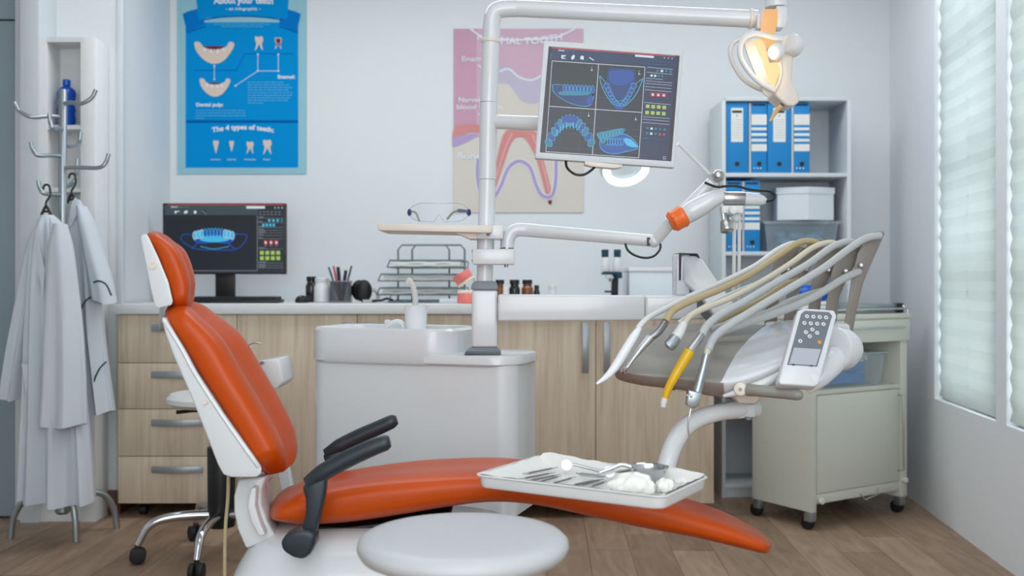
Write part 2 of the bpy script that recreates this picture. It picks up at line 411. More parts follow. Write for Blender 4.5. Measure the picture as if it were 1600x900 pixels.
# baseboards, left of the room
struct(MB().box(-3.08, JX, JY-.014, JY, 0, .105).build('baseboard_left', 'wood_brown', loc=(-2.2, JY, 0), bevel=.003))
struct(MB().box(JX, JX+.014, JY, YW, 0, .105).build('baseboard_back', 'wood_brown', loc=(JX, 4.6, 0)))
# door and frame at the far left
dx0 = P(27, 0, 4.1).x; dx1 = P(57, 0, 4.1).x
struct(MB().box(dx0, dx1, 4.12, JY, 0, 2.7).box(dx0-.045, dx0, 4.17, JY, 0, 2.7).build('trim_1', 'grey_laminate', loc=(dx0, 4.2, 0), bevel=.003))
dr = struct(MB().box(-3.0, dx0-.045, 4.20, JY-.015, .01, 2.1).box(-3.0, dx0-.045, 4.21, JY-.015, 2.11, 2.68).build('door_1', 'door_paint', loc=(-2.8, 4.2, 0), bevel=.003))
MB().cyl((-2.95, 4.2, 1.02), (-2.95, 4.15, 1.02), .011).cyl((-2.95, 4.15, 1.02), (-2.83, 4.15, 1.02), .009).build('door_handle', 'steel', dr)
# corner bead between the pier and the back wall
struct(MB().box(JX-.002, JX+.026, JY-.006, JY+.03, .105, 2.7).build('trim_2', 'grey_laminate', loc=(JX, JY, 0), bevel=.004))
# ---------------------------------------------------------------- wall shelf unit, left
def X4(p, d): return P(p, 0, d).x
sx0, sx1 = X4(62, 4.14), X4(130, 4.14); st = 1+(440-58)/F*4.14
t = thing('narrow_shelf_unit', (-1.9, 4.14, 0), 'tall narrow white open shelf unit behind the coat rack', 'shelf unit')
MB().box(sx0, sx0+.03, 4.14, 4.275, 0, st).build('side_panel', 'white_laminate', t, bevel=.002)
MB().box(sx1-.012, sx1+.05, 4.14, 4.275, 0, st).build('side_panel', 'white_laminate', t, bevel=.002)
MB().box(sx0+.03, sx1-.012, 4.14, 4.275, st-.02, st).build('top_panel', 'white_laminate', t)
MB().box(sx0+.03, sx1-.012, 4.262, 4.275, 0, st-.02).build('back_panel', 'white_laminate', t)
for py in (195, 293, 400, 520, 640, 782):
    z = 1-(py-440)/F*4.14
    MB().box(sx0+.03, sx1-.012, 4.145, 4.262, z-.018, z).build('shelf', 'white_laminate', t)
MB().box(sx0+.03, sx1-.012, 4.15, 4.165, 0, .07).build('plinth', 'white_laminate', t)
zs = 1-(195-440)/F*4.14
c = Vector((X4(104, 4.2), 4.2, zs+.0005))
t = thing('water_bottle', c, 'blue plastic water bottle on the top shelf behind the coat rack', 'bottle')
s_ = .188/.2
MB().lathe([(.02, 0), (.033, .004), (.036, .02), (.036, .045), (.033, .055), (.037, .07), (.031, .1), (.036, .125), (.038, .14), (.034, .155), (.018, .168), (.0125, .172), (.0125, .178)], c, 24).build('bottle_body', 'blue_bottle_plastic', t)
MB().lathe([(.015, .174), (.016, .178), (.016, .196), (.013, .199)], c, 20).build('bottle_cap', 'blue_plastic', t)
# ---------------------------------------------------------------- posters
def poster_about():
    Y = YW-.004
    t = thing('tooth_poster', P(378, 272, Y), 'blue poster headed About your teeth, taped to the back wall above the computer', 'poster')
    b = MB(); a = P(277, 272, Y); c_ = P(479, -70, Y)
    b.box(a.x, c_.x, Y-.001, Y+.001, a.z, c_.z); b.build('poster_sheet', 'p_teal', t)
    A = Art(Y-.0012); m = ['p_blue', 'p_blue2', 'p_navy', 'p_white', 'p_cream', 'p_maroon', 'p_lightblue']
    A.rect(290, 35, 466, 262, 0)
    A.z = 2; A.line([(304, 110), (369, 110), (383, 84), (458, 84)], 2.4, 1); A.rect(291, 188, 466, 192, 2)
    A.poly([(290, 41), (285, 22), (293, 18), (315, 12), (320, 38), (300, 47), (290, 50)], 1)
    A.poly([(466, 41), (470, 22), (462, 18), (440, 12), (436, 38), (455, 47), (466, 50)], 1)
    A.z = 3; A.poly([(303, -30), (453, -30), (449, 30), (430, 28), (400, 26), (378, 25.5), (355, 26), (325, 28), (310, 32), (308, 10)], 0)
    A.curve([(318, 31), (345, 27), (378, 25.5), (412, 27), (442, 31)], 2, 2)
    A.line([(292, 51), (322, 41)], 1.6, 2); A.line([(465, 51), (436, 41)], 1.6, 2)
    A.z = 4
    A.text('About your teeth', 380, 5.5, 14.5, 3, center=True, bold=.9, width=92, arc=1)
    A.text('- an infographic -', 380, 16, 6.5, 3, center=True, width=54, bold=.2)
    for i, wd in enumerate((88, 90, 66)):
        y = 34.5+i*3.2; x = 379-wd/2
        while x < 379+wd/2-4: q = random.uniform(3, 9); A.rect(x, y, x+q, y+1.1, 6); x += q+1.2
    # jaws
    for (cx, cy, w_, h_) in ((335, 68, 31, 1), (336, 125, 24, .82)):
        A.blob([(cx-w_, cy-1), (cx-w_*.9, cy+12*h_), (cx-w_*.5, cy+26*h_), (cx, cy+32*h_), (cx+w_*.5, cy+26*h_), (cx+w_*.9, cy+10*h_), (cx+w_, cy), (cx+w_*.75, cy-2), (cx+w_*.55, cy+7*h_), (cx, cy+9*h_), (cx-w_*.5, cy+6*h_), (cx-w_*.75, cy-2)], 4)
        A.z = 5; A.blob([(cx-w_*.55, cy+5), (cx, cy+4), (cx+w_*.5, cy+5), (cx+w_*.3, cy+10*h_), (cx, cy+12*h_), (cx-w_*.4, cy+10*h_)], 5)
        A.z = 6
        for i in range(9):
            a = -.9+1.8*i/8; A.ell(cx+w_*.72*math.sin(a)*1.05, cy+11*h_*math.cos(a)+1, 2.5, 3.1, 3 if i % 2 else 4)
        A.z = 4
    def tooth(x, y, s, mi, root=2):
        A.blob([(x-4*s, y-7*s), (x-1*s, y-6.2*s), (x+3*s, y-7*s), (x+4.4*s, y-3*s), (x+3*s, y+1*s), (x+4*s, y+8*s), (x+1.6*s, y+5*s), (x, y+1.5*s), (x-2.4*s, y+6*s), (x-4.5*s, y+8*s), (x-3*s, y+1*s), (x-4.4*s, y-3*s)] if root == 2 else
               [(x-3.6*s, y-7*s), (x, y-7.6*s), (x+3.6*s, y-7*s), (x+2.8*s, y-1*s), (x+1*s, y+6*s), (x, y+9*s), (x-1*s, y+6*s), (x-2.8*s, y-1*s)], mi, 4)
    tooth(405, 67, 1.45, 4); tooth(435, 67, 1.2, 4); A.z = 5; tooth(435, 66, .85, 5); A.z = 4
    tooth(337.5, 229, 1.2, 4, 1); tooth(362, 228, 1, 4, 1); tooth(391, 230, 1.25, 4); tooth(418, 229, 1.5, 4)
    for pts in ([(335, 103), (335, 124)], [(403, 85), (403, 111), (435, 111), (435, 85)], [(403, 111), (368, 134)]): A.line(pts, .9, 3)
    for a_, b_ in ((335, 103), (335, 124), (403, 111), (435, 111), (403, 85), (435, 85), (368, 134)): A.ell(a_, b_, 1.4, 1.4, 3)
    A.text('Enamel:', 433.5, 123, 7.6, 3, width=27, bold=.6); A.text('Dental pulp:', 306, 166.5, 7.6, 3, width=42, bold=.6)
    for i in range(9):
        x = 387; e = 387+(72 if i not in (0, 8) else (60 if i == 0 else 29))-random.uniform(0, 6)
        while x < e-3: q = random.uniform(3, 9); A.rect(x, 128+i*4.05, min(x+q, e), 129.3+i*4.05, 6); x += q+1.2
    for i, wd in enumerate((76, 76, 78, 13)):
        x = 306
        while x < 306+wd-3: q = random.uniform(3, 9); A.rect(x, 172+i*4.1, x+q, 173.2+i*4.1, 6); x += q+1.2
    A.text('The 4 types of teeth:', 379, 202.5, 10.5, 3, center=True, width=96, arc=5, bold=.8)
    for n_, x in (('Incisor', 337.5), ('Canine', 362), ('Premolar', 391), ('Molar', 417)): A.text(n_, x, 250.5, 4.2, 3, center=True, width=len(n_)*2.3)
    A.build('printed_artwork', m, t, flat=True)
poster_about()
def poster_normal():
    Y = YW-.004
    t = thing('tooth_section_poster', P(811, 332, Y), 'pink and beige poster of a tooth cut open, headed NORMAL TOOTH, behind the pole', 'poster')
    b = MB(); a = P(709, 332, Y); c_ = P(911.5, 45, Y); b.box(a.x, c_.x, Y-.001, Y+.001, a.z, c_.z); b.build('poster_sheet', 'p_pink', t)
    A = Art(Y-.0012); m = ['p_pink2', 'p_pink', 'p_white', 'p_enamel', 'p_beige', 'p_lilac', 'p_rose', 'p_rose2', 'p_dark']
    A.rect(709, 45, 745, 200, 0)
    A.z = 2
    A.poly([(709, 215), (911.5, 215), (911.5, 332), (709, 332)], 4)
    A.z = 3; A.blob([(709.5, 200), (730, 194), (750, 196), (780, 210), (780, 218), (750, 208), (730, 208), (709.5, 226)], 6); A.blob([(709.5, 215), (725, 211), (745, 210), (740, 217), (709.5, 230)], 5)
    A.blob([(911.5, 200), (890, 194), (870, 196), (840, 210), (870, 212), (911.5, 226)], 6)
    # dentine body and enamel cap
    A.z = 4; A.blob([(778, 118), (800, 112), (822, 140), (845, 145), (870, 120), (885, 130), (880, 200), (872, 240), (868, 300), (862, 320), (852, 300), (842, 240), (828, 215), (812, 212), (795, 230), (782, 280), (770, 315), (758, 300), (760, 230), (768, 180)], 4)
    A.z = 5; A.blob([(778, 108), (795, 105), (812, 118), (830, 122), (850, 112), (872, 100), (890, 108), (892, 150), (880, 165), (862, 150), (838, 162), (815, 158), (795, 132), (778, 130)], 3)
    A.z = 6; A.curve([(780, 112), (795, 108), (812, 121), (832, 125), (852, 114)], 2.4, 2)
    # pulp with roots
    A.blob([(790, 205), (815, 198), (835, 205), (842, 215), (852, 260), (862, 300), (862, 318), (857, 318), (852, 300), (840, 255), (828, 228), (815, 214), (800, 222), (786, 260), (772, 300), (762, 310), (770, 280), (778, 240)], 6)
    A.z = 7; A.curve([(800, 208), (790, 230), (776, 275)], 2, 7); A.curve([(832, 210), (846, 250), (858, 300)], 2, 7)
    A.ell(859.5, 316, 2.5, 3.5, 8)
    A.z = 6
    A.curve([(747, 245), (746, 275), (752, 300), (770, 308), (782, 292), (795, 262), (812, 252), (828, 262), (838, 290), (848, 306), (862, 306), (868, 285), (869, 250)], 9, 2)
    A.z = 7; A.curve([(747, 245), (746, 275), (752, 300), (770, 308), (782, 292), (795, 262), (812, 252), (828, 262), (838, 290), (848, 306), (862, 306), (868, 285), (869, 250)], 5.5, 5)
    A.z = 8
    A.curve([(735, 45.5), (755, 58), (790, 62), (830, 62), (870, 58), (898, 45.5)], 3, 2)
    A.text('NORMAL TOOTH', 811, 70, 15, 2, center=True, width=133, arc=-7, bold=.8)
    A.text('Enamel', 720.5, 96, 11, 2, width=42, bold=.3); A.line([(746, 101), (757, 109)], 2, 2)
    A.text('Nerves &', 716, 160, 11, 2, width=46, bold=.3); A.text('blood vessels', 713, 171, 11, 2, width=72, bold=.3)
    A.text('Bone', 713.5, 248.5, 13.5, 2, width=38, bold=.8); A.line([(748, 178), (760, 186)], 1.6, 2)
    A.build('printed_artwork', m, t, flat=True)
poster_normal()
# ---------------------------------------------------------------- fitted cupboards and worktop
CY = 4.2; CZ0 = 1-(787-440)/F*CY; CZ1 = 1-(491-440)/F*CY; WT = .905
def CX(p): return (p-800)/F*CY
def front(b, x0, x1, z0, z1): return b.box(x0+.0015, x1-.0015, CY, CY+.018, z0+.0015, z1-.0015)
def bar_handle(par, x0, x1, z, vert=False, z1=None):
    b = MB()
    if not vert:
        n = 10; R = []
        for i in range(n+1):
            t = i/n; x = x0+(x1-x0)*t; y = CY-.006-.022*math.sin(PI*t)
            R.append([(x, y-.003, z-.0145), (x, y+.003, z-.0145), (x, y+.003, z+.0145), (x, y-.003, z+.0145)])
        b.rings(R)
    else:
        n = 10; R = []
        for i in range(n+1):
            t = i/n; zz = z+(z1-z)*t; y = CY-.006-.022*math.sin(PI*t)
            R.append([(x0, y-.003, zz), (x0, y+.003, zz), (x1, y+.003, zz), (x1, y-.003, zz)])
        b.rings(R)
    return b.build('handle', 'handle_metal', par, bevel=.002)
def carcass(t, x0, x1):
    b = MB(); b.box(x0+.001, x1-.001, CY+.019, 4.9, CZ0, CZ1)
    b.build('body', 'oak_laminate', t)
def caster(par, x, y, r=.022, z=None, mats='black_rubber'):
    b = MB(); b.cyl((x-.014, y, r), (x+.014, y, r), r, n=18); b.cyl((x, y, r), (x, y, CZ0 if z is None else z), .008)
    return b.build('caster', mats, par, bevel=.002)
xs = [CX(184), CX(370), CX(558), CX(744), CX(931), CX(1116)]
t = thing('drawer_cabinet', (xs[0]+.25, CY, 0), 'light oak cabinet of four drawers with curved grey handles, left end of the worktop', 'cabinet')
carcass(t, xs[0], xs[1])
zc = [CZ1]+[1-(y-440)/F*CY for y in (567, 639, 713)]+[CZ0]
for i in range(4):
    d = front(MB(), xs[0], xs[1], zc[i+1], zc[i]).build('drawer', 'oak_laminate', t, bevel=.001)
    bar_handle(d, CX(237), CX(318), 1-((512, 585, 660, 733)[i]-440)/F*CY)
for x in (CX(214), CX(345)):
    for y in (CY+.08, CY+.5): caster(t, x, y)
names = ('oak door cabinet between the drawer cabinet and the spittoon unit', 'oak door cabinet mostly hidden behind the spittoon unit',
         'oak door cabinet with its vertical handle at its right edge', 'oak door cabinet at the right end of the worktop, vertical handle at its left edge')
for i in range(1, 5):
    t = thing('cupboard', ((xs[i]+xs[i+1])/2, CY, 0), names[i-1], 'cabinet', 'oak door cabinets under the worktop')
    carcass(t, xs[i], xs[i+1])
    d = front(MB(), xs[i], xs[i+1], CZ0, CZ1).build('door', 'oak_laminate', t, bevel=.001)
    hx = (xs[i+1]-.045 if i in (1, 3) else xs[i]+.045)
    bar_handle(d, hx-.014, hx+.014, 1-(583-440)/F*CY, True, 1-(503-440)/F*CY)
    for x in (xs[i]+.08, xs[i+1]-.08):
        for y in (CY+.08, CY+.5): caster(t, x, y)
tag(MB().box(xs[0]-.012, CX(1121), CY-.02, YW, CZ1+.001, WT).build('worktop', 'white_laminate', loc=(-.4, CY, CZ1), bevel=.003),
    'long white worktop along the back wall over the oak cabinets', 'worktop')
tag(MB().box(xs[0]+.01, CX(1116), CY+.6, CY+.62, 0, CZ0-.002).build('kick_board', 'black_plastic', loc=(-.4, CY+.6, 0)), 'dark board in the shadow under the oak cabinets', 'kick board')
# ---------------------------------------------------------------- things on the worktop
def on(p, y): return Vector(((p-800)/F*y, y, WT+.0005))
D = 4.6
t = thing('computer_monitor', on(348, D), 'black flat computer monitor on the worktop showing a blue scan of teeth', 'monitor')
mb = MB(); a = P(254, 428.5, D); c_ = P(446.5, 317.5, D)
mb.box(a.x, c_.x, D, D+.03, a.z, c_.z); mb.build('screen_housing', 'black_plastic', t, bevel=.004)
mb = MB(); q = P(348, 0, D).x; mb.box(q-.045, q+.045, D+.034, D+.055, WT+.012, a.z+.08); mb.box(q-.02, q+.02, D+.02, D+.04, a.z+.03, a.z+.09); mb.build('stand_neck', 'black_plastic', t, bevel=.003)
MB().box(q-.11, q+.11, D-.06, D+.12, WT+.0008, WT+.012).build('stand_base', 'black_plastic', t, bevel=.004)
A = Art(D-.0003); sm = ['s_char', 's_grey', 's_line', 's_white', 's_cyan', 's_blue', 's_red', 's_green', 's_teal', 's_deep', 's_black']
A.rect(257, 320, 443.5, 426.5, 0); A.z = 2; A.rect(257, 320, 443.5, 336, 1); A.rect(403, 320, 443.5, 426, 0); A.rect(262, 319.3, 443, 320.5, 6)
A.rect(258, 336, 401, 422, 10); A.line([(258, 423), (402, 423), (402, 337)], .8, 2); A.rect(385, 322, 414, 326, 3)
A.text('Dental', 267, 324.4, 3.2, 3, width=10, bold=.2); A.text('Viewer 2.00', 278, 324.4, 3.2, 2, width=16)
for x in (276, 290, 305, 319): A.rect(x-3.3, 328.5, x+3.3, 334.3, 10)
A.z = 3
A.poly([(273, 329.5), (280, 329.5), (280, 331), (276, 331), (276, 333.5), (273, 333.5)], 3); A.ell(290.5, 331.4, 3.3, 2.3, 3, -.5); A.ell(305, 331.5, 2.3, 2.6, 3); A.line([(316, 329.5), (322, 334)], 1.5, 2)
for i, x in enumerate((429, 434.5, 440)): A.rect(x, 323.6, x+1.6, 325.6, 3)
for j in range(2):
    for i in range(6): A.rect(405+i*6, 330.5+j*4.2, 408.5+i*6, 331.6+j*4.2, 2)
for y in (341, 348, 355.5, 360, 364, 368, 373, 389, 411, 415, 418.5): A.line([(404, y), (442.5, y)], .5, 2); A.rect(404, y-2.2, 404+random.uniform(5, 12), y-1, 2)
for i in range(4): A.rect(419+i*6.6, 342.5, 422.5+i*6.6, 346.5, 4 if i < 3 else 8); A.rect(410+i*5.4, 349.5, 413.4+i*5.4, 354, 4)
for i in range(3): A.rect(412.5+i*8.4, 375.5, 418+i*8.4, 382.5, 6); A.ell(415.2+i*8.4, 379, 1.6, 2, 3); A.rect(413+i*8.4, 384, 417+i*8.4, 385, 2)
for j in range(2):
    for i in range(4): A.rect(406.3+i*8.5, 392+j*8.4, 412.3+i*8.5, 398+j*8.4, 7)
# glowing blue jaw scan
A.curve([(282, 372), (288, 366), (300, 367)], 1.5, 5); A.curve([(282, 372), (290, 381), (308, 389), (335, 390.5), (366, 390), (380, 381), (386, 369), (380, 366), (366, 366)], 1.6, 5)
A.blob([(303, 374), (318, 366), (334, 362), (350, 366), (366, 374), (360, 380), (352, 381), (335, 379), (318, 381), (308, 380)], 5)
A.z = 4; A.blob([(312, 374), (325, 368), (345, 368), (358, 374), (346, 378), (324, 378)], 4)
A.curve([(308, 380), (300, 389)], 1.8, 5); A.curve([(356, 380), (369, 390)], 1.8, 5); A.curve([(313, 385), (334, 389), (358, 385)], .8, 4)
for i in range(12):
    u = (i-5.5)/5.5; x = 334+u*29; y = 368-4.5*(1-u*u)+(0 if abs(u) > .6 else -.5); r = 4.4 if abs(u) > .6 else 3
    A.ell(x, y, r*.8, 6.6, 4 if abs(u) > .55 else 5); A.ring(x, y, r*.8, 6.6, .7, 4 if abs(u) <= .55 else 3)
A.build('screen', sm, t, flat=True)
# keyboard
kb = P(369, 0, 4.45).x
t = thing('keyboard', (kb, 4.45, WT+.0005), 'black computer keyboard lying in front of the worktop monitor', 'keyboard')
MB().box(kb-.2, kb+.2, 4.39, 4.52, WT+.001, WT+.016).build('keyboard_body', 'black_plastic', t, bevel=.004)
for r in range(5):
    m_ = MB()
    for k in range(18): x = kb-.192+k*.0213; y = 4.397+r*.0235; m_.box(x, x+.0185, y, y+.02, WT+.0165, WT+.022+r*.0016)
    m_.build('key_row', 'black_plastic', t, bevel=.001)
p = on(471, 4.45); t = thing('computer_mouse', p, 'small black computer mouse right of the keyboard', 'mouse')
MB().sphere(p+Vector((0, .01, .008)), .03, (1, 1.35, .85)).build('mouse_shell', 'black_rubber', t)
MB().cyl(p+Vector((-.003, -.018, .03)), p+Vector((.003, -.018, .03)), .006).build('scroll_wheel', 'grey_pad', t)
def jar(name, p, r, h, body, cap, label, group=None, neck=.75, capr=.85, caph=.02, lbl=None):
    t = thing(name, p, label, 'bottle' if name != 'jar' else 'jar', group); b = h-caph-.004
    MB().lathe([(r*.9, 0), (r, .004), (r, b*.76), (r*.94, b*.84), (r*neck, b*.92), (r*neck, h-caph)], p, 24).build('bottle_body', body, t)
    MB().lathe([(r*capr, h-caph), (r*capr*1.04, h-caph+.002), (r*capr*1.04, h-.002), (r*capr*.96, h)], p, 24).build('bottle_cap', cap, t)
    return t
jar('medicine_jar', on(486.5, 4.6), .0265, .118, 'dark_glass', 'black_plastic', 'black jar with black lid, left of the white jar', neck=.75, capr=.8)
jar('medicine_jar', on(503.5, 4.52), .037, .112, 'white_plastic', 'white_plastic', 'plain white jar between the black jar and the pen holder', neck=.85, capr=.86)
# mesh pen holder
p = on(533, 4.48); t = thing('pen_holder', p, 'grey wire mesh holder full of pens', 'pen holder')
b = MB(); hw = .043
for r_ in ((-hw, hw, -hw, -hw+.002), (-hw, hw, hw-.002, hw), (-hw, -hw+.002, -hw, hw), (hw-.002, hw, -hw, hw)): b.box(p.x+r_[0], p.x+r_[1], p.y+r_[2], p.y+r_[3], p.z+.001, p.z+.096)
b.build('mesh_wall', 'mesh_grey', t)
b = MB()
for z in (.003, .096):
    b.tube([p+Vector((a*hw, c*hw, z)) for a, c in ((-1, -1), (1, -1), (1, 1), (-1, 1))], .003, 6, closed=True)
b.box(p.x-hw, p.x+hw, p.y-hw, p.y+hw, p.z, p.z+.003); b.build('rim', 'steel_dark', t)
for (dx, lean, ln, r, m_, nm) in ((-.02, -.052, .155, .0045, 'piping_teal', 'slim dark teal pen leaning left in the holder'), (-.01, -.03, .16, .0045, 'red_pen', 'red pen leaning left in the holder'),
                                  (.0, -.012, .155, .009, 'black_plastic', 'thick black marker standing upright in the holder'), (.012, .02, .14, .008, 'black_plastic', 'short black marker leaning slightly right'), (.018, .042, .16, .0045, 'piping_teal', 'slim dark pen leaning far right in the holder')):
    a = p+Vector((dx*.3, random.uniform(-.01, .01), .005)); e = a+Vector((lean, random.uniform(-.01, .01), ln)); 
    t = thing('pen', a, nm, 'pen'); MB().cyl(a, a+(e-a)*.72, r*.9, n=10).build('barrel', m_, t); MB().cyl(a+(e-a)*.721, e, r, r*.85, n=10).build('pen_cap', m_, t)
# black leather-look headband magnifier
p = on(572, 4.5); t = thing('head_visor', p, 'rounded black visor with pale strap beside the pen holder', 'visor')
b = MB(); b.sphere(p+Vector((-.01, .0, .052)), .05, (.75, .8, 1.02)); b.build('visor_shell', 'black_rubber', t)
b = MB(); b.sphere(p+Vector((-.034, .02, .055)), .045, (.8, .8, 1.05)); b.build('visor_side', 'black_plastic', t)
b = MB(); b.tube([p+Vector(v) for v in ((.025, .0, .06), (.048, .01, .045), (.05, .01, .015), (.03, -.01, .006), (-.01, -.03, .006))], .008, 8, k=5); b.build('strap', 'paper_grey', t)
b = MB(); b.tube([p+Vector(v) for v in ((.03, -.02, .008), (.07, -.02, .01), (.095, .0, .018), (.12, .01, .01))], .005, 8, k=5); b.build('cord', 'black_plastic', t)
# wire letter tray
t = thing('letter_tray_rack', on(660, 4.6), 'dark wire rack of four stacked letter trays on the worktop', 'tray rack')
b = MB()
for d_, (xa, xb) in ((4.72, (624, 702)), (4.62, (646, 726))):
    b.tube([P(xa-2, 470, d_), P(xa-2, 390, d_), P(xa+4, 383, d_), P(xb-6, 383, d_), P(xb, 390, d_), P(xb, 470, d_)], .0042, 8)
b.build('upright_frame', 'wire_teal', t)
papers = []
for i, (xa, y) in enumerate(((604, 418), (590, 439), (588, 460), (606, 472))):
    b = MB(); xb = 726; z = P(0, y, 4.55).z; top = .03
    z = max(z, WT+.006)
    l0 = P(xa, 0, 4.45).x; l1 = P(xb, 0, 4.45).x
    lo = [(l0+.006, 4.42, z), (l1, 4.42, z), (l1, 4.74, z), (l0+.006, 4.74, z)]
    hi = [(l0+.02, 4.41, z+top), (l1, 4.41, z+top), (l1+.004, 4.75, z+top), (l0+.02, 4.75, z+top)]
    b.tube(lo, .0028, 6, closed=True); b.tube(hi, .0034, 6, closed=True)
    for q in range(9):
        f = q/8; b.tube([Vector(lo[0]).lerp(lo[1], f), Vector(lo[3]).lerp(lo[2], f)], .0015, 5)
    for q in range(4): b.tube([lo[q], hi[q]], .0028, 6)
    b.build('wire_tray', 'wire_teal', t)
    if i < 3:
        for k in range(2):
            pb = MB(); zz = z+.0045+k*.011; n = 12; R = []
            for s_ in range(n+1):
                x = l0+.03+(l1-l0-.05)*s_/n; dz = .0012*math.sin(s_*1.3+k*2+i)
                R.append([(x, 4.43+.01*k, zz+dz), (x, 4.70, zz+dz), (x, 4.70, zz+dz+.0095), (x, 4.43+.01*k, zz+dz+.0095)])
            pb.rings(R)
            lv = ('top', 'second', 'third')[i]; wh = ('lower', 'upper')[k]
            tag(pb.build('paper_stack', 'paper' if i == 0 else 'paper_grey', loc=(l0+.1, 4.5, zz)), '%s sheaf of papers lying in the %s letter tray' % (wh, lv), 'papers', 'papers in the letter trays')
p = on(705, 4.42); tag(MB().box(p.x-.05, p.x+.05, 4.38, 4.405, WT+.0005, WT+.02).build('small_box', 'cardboard_white', loc=p, bevel=.003), 'flat white box in front of the letter trays', 'box')
# jaw model
p = on(729, 4.3); t = thing('jaw_model', p, 'pink teaching model of an open jaw with white teeth, beside the column', 'model')
def arch(b, c, rad, R, hgt, n=14):
    rg = []
    for i in range(n+1):
        a = PI*(-.05+1.1*i/n); o = Vector((math.cos(a)*rad, math.sin(a)*rad*1.0, 0)); d_ = Vector((math.cos(a), math.sin(a), 0))
        rg.append([R @ (o-d_*.011+Vector((0, 0, -hgt)))+c, R @ (o+d_*.011+Vector((0, 0, -hgt)))+c, R @ (o+d_*.009)+c, R @ (o-d_*.009)+c])
    return b.rings(rg)
R1 = Matrix.Rotation(PI, 3, 'Z')
c1 = p+Vector((.0, .0, .045)); arch(MB(), c1, .03, R1, .044).build('lower_gum', 'pink_gum', t, bevel=.003)
Mu = Matrix.Rotation(math.radians(-32), 3, 'Y') @ Matrix.Rotation(PI, 3, 'X') @ R1
Mu = Matrix.Rotation(math.radians(-32), 3, 'Y') @ Matrix.Rotation(PI, 3, 'Z') @ Matrix.Rotation(0, 3, 'X')
c2 = p+Vector((-.005, 0, .098)); b = MB(); rg = []
for i in range(15):
    a = PI*(-.05+1.1*i/14); o = Vector((math.cos(a)*.03, math.sin(a)*.03, 0)); d_ = Vector((math.cos(a), math.sin(a), 0))
    rg.append([Mu @ (o-d_*.009)+c2, Mu @ (o+d_*.009)+c2, Mu @ (o+d_*.012+Vector((0, 0, .04)))+c2, Mu @ (o-d_*.012+Vector((0, 0, .04)))+c2])
b.rings(rg).build('upper_gum', 'pink_gum', t, bevel=.003)
for nm, c_, Mx, sg in (('lower_teeth', c1, R1, 1), ('upper_teeth', c2, Mu, -1)):
    b = MB()
    for i in range(12):
        a = PI*(-.02+1.04*i/11); b.sphere(c_+Mx @ Vector((math.cos(a)*.034, math.sin(a)*.034, .005*sg)), .0068, (.9, .9, 1.3), n=8)
    b.build(nm, 'tooth_white', t)
MB().tube([c1+Vector((.03, .03, -.02)), c1+Vector((.045, .035, .02)), c2+Vector((.03, .03, .02))], .003, 8, k=4).build('hinge', 'steel', t)
jar('medicine_bottle', on(781, 4.5), .021, .103, 'amber_glass', 'black_plastic', 'amber bottle with black cap partly hidden behind the column', neck=.75, capr=.9)
jar('medicine_bottle', on(790, 4.4), .015, .07, 'white_plastic', 'white_plastic', 'small white bottle between the first amber bottle and the dark bottle', capr=.75)
jar('medicine_bottle', on(804, 4.5), .025, .103, 'dark_glass', 'black_plastic', 'very dark bottle in the middle of the bottle row', neck=.75, capr=.85)
jar('medicine_bottle', on(824, 4.5), .0265, .103, 'amber_glass', 'black_plastic', 'clearly amber brown bottle right of the dark bottle', neck=.75, capr=.82)
jar('medicine_bottle', on(838.5, 4.55), .0145, .078, 'dark_glass', 'black_plastic', 'slim small dark bottle, last of the bottle row', capr=.75, caph=.014)
jar('medicine_bottle', on(863, 4.65), .02, .082, 'white_plastic', 'white_plastic', 'white bottle standing alone left of the microscope', neck=.85, capr=.9)
# microscope
p = on(955, 4.5); t = thing('microscope', p, 'white binocular microscope with black eyepieces on the worktop', 'microscope')
def at(x, y, d=4.5): return P(x, y, d)
MB().box(p.x-.05, p.x+.05, 4.42, 4.6, WT+.0005, WT+.022).build('base', 'white_plastic', t, bevel=.006)
b = MB(); b.beam(at(960, 466, 4.56), at(961, 425, 4.56), .03, .04, up=(0, 1, 0)); b.build('arm', 'black_plastic', t, bevel=.006)
for x in (-1, 1): b = MB(); b.cyl(at(955+x*8.5, 426), at(955+x*9.5, 402), .022, .0175); b.build('eyepiece_tube', 'white_plastic', t, bevel=.002); b = MB(); b.cyl(at(955+x*9.5, 402.5), at(955+x*9.7, 390), .0155, .0165); b.build('eyepiece', 'piping_teal', t, bevel=.002)
b = MB(); b.box(at(941, 0).x, at(965, 0).x, 4.45, 4.56, at(0, 429).z, at(0, 424.5).z); b.box(at(962, 0).x, at(971, 0).x, 4.47, 4.53, at(0, 435).z, at(0, 425).z); b.build('head_ring', 'piping_teal', t, bevel=.003)
b = MB(); b.lathe([(.024, 0), (.022, .01), (.012, .02), (.008, .03)], at(953, 430), 18, ax=(0, 0, -1)); b.build('objective', 'chrome', t)
b = MB(); b.box(p.x-.03, p.x+.02, 4.45, 4.52, at(0, 457).z, at(0, 454).z); b.build('stage', 'black_plastic', t, bevel=.002)
# white storage box on the worktop
a = P(981, 459, 4.55); c_ = P(1055, 418, 4.55); p = Vector(((a.x+c_.x)/2, 4.6, WT+.0005))
t = thing('storage_box', p, 'plain white lidded box on the worktop right of the microscope', 'box')
MB().box(a.x, c_.x, 4.5, 4.75, WT+.0006, c_.z-.02).build('box_body', 'cardboard_white', t, bevel=.004); MB().box(a.x-.004, c_.x+.004, 4.495, 4.755, c_.z-.0195, c_.z).build('box_lid', 'white_plastic', t, bevel=.004)
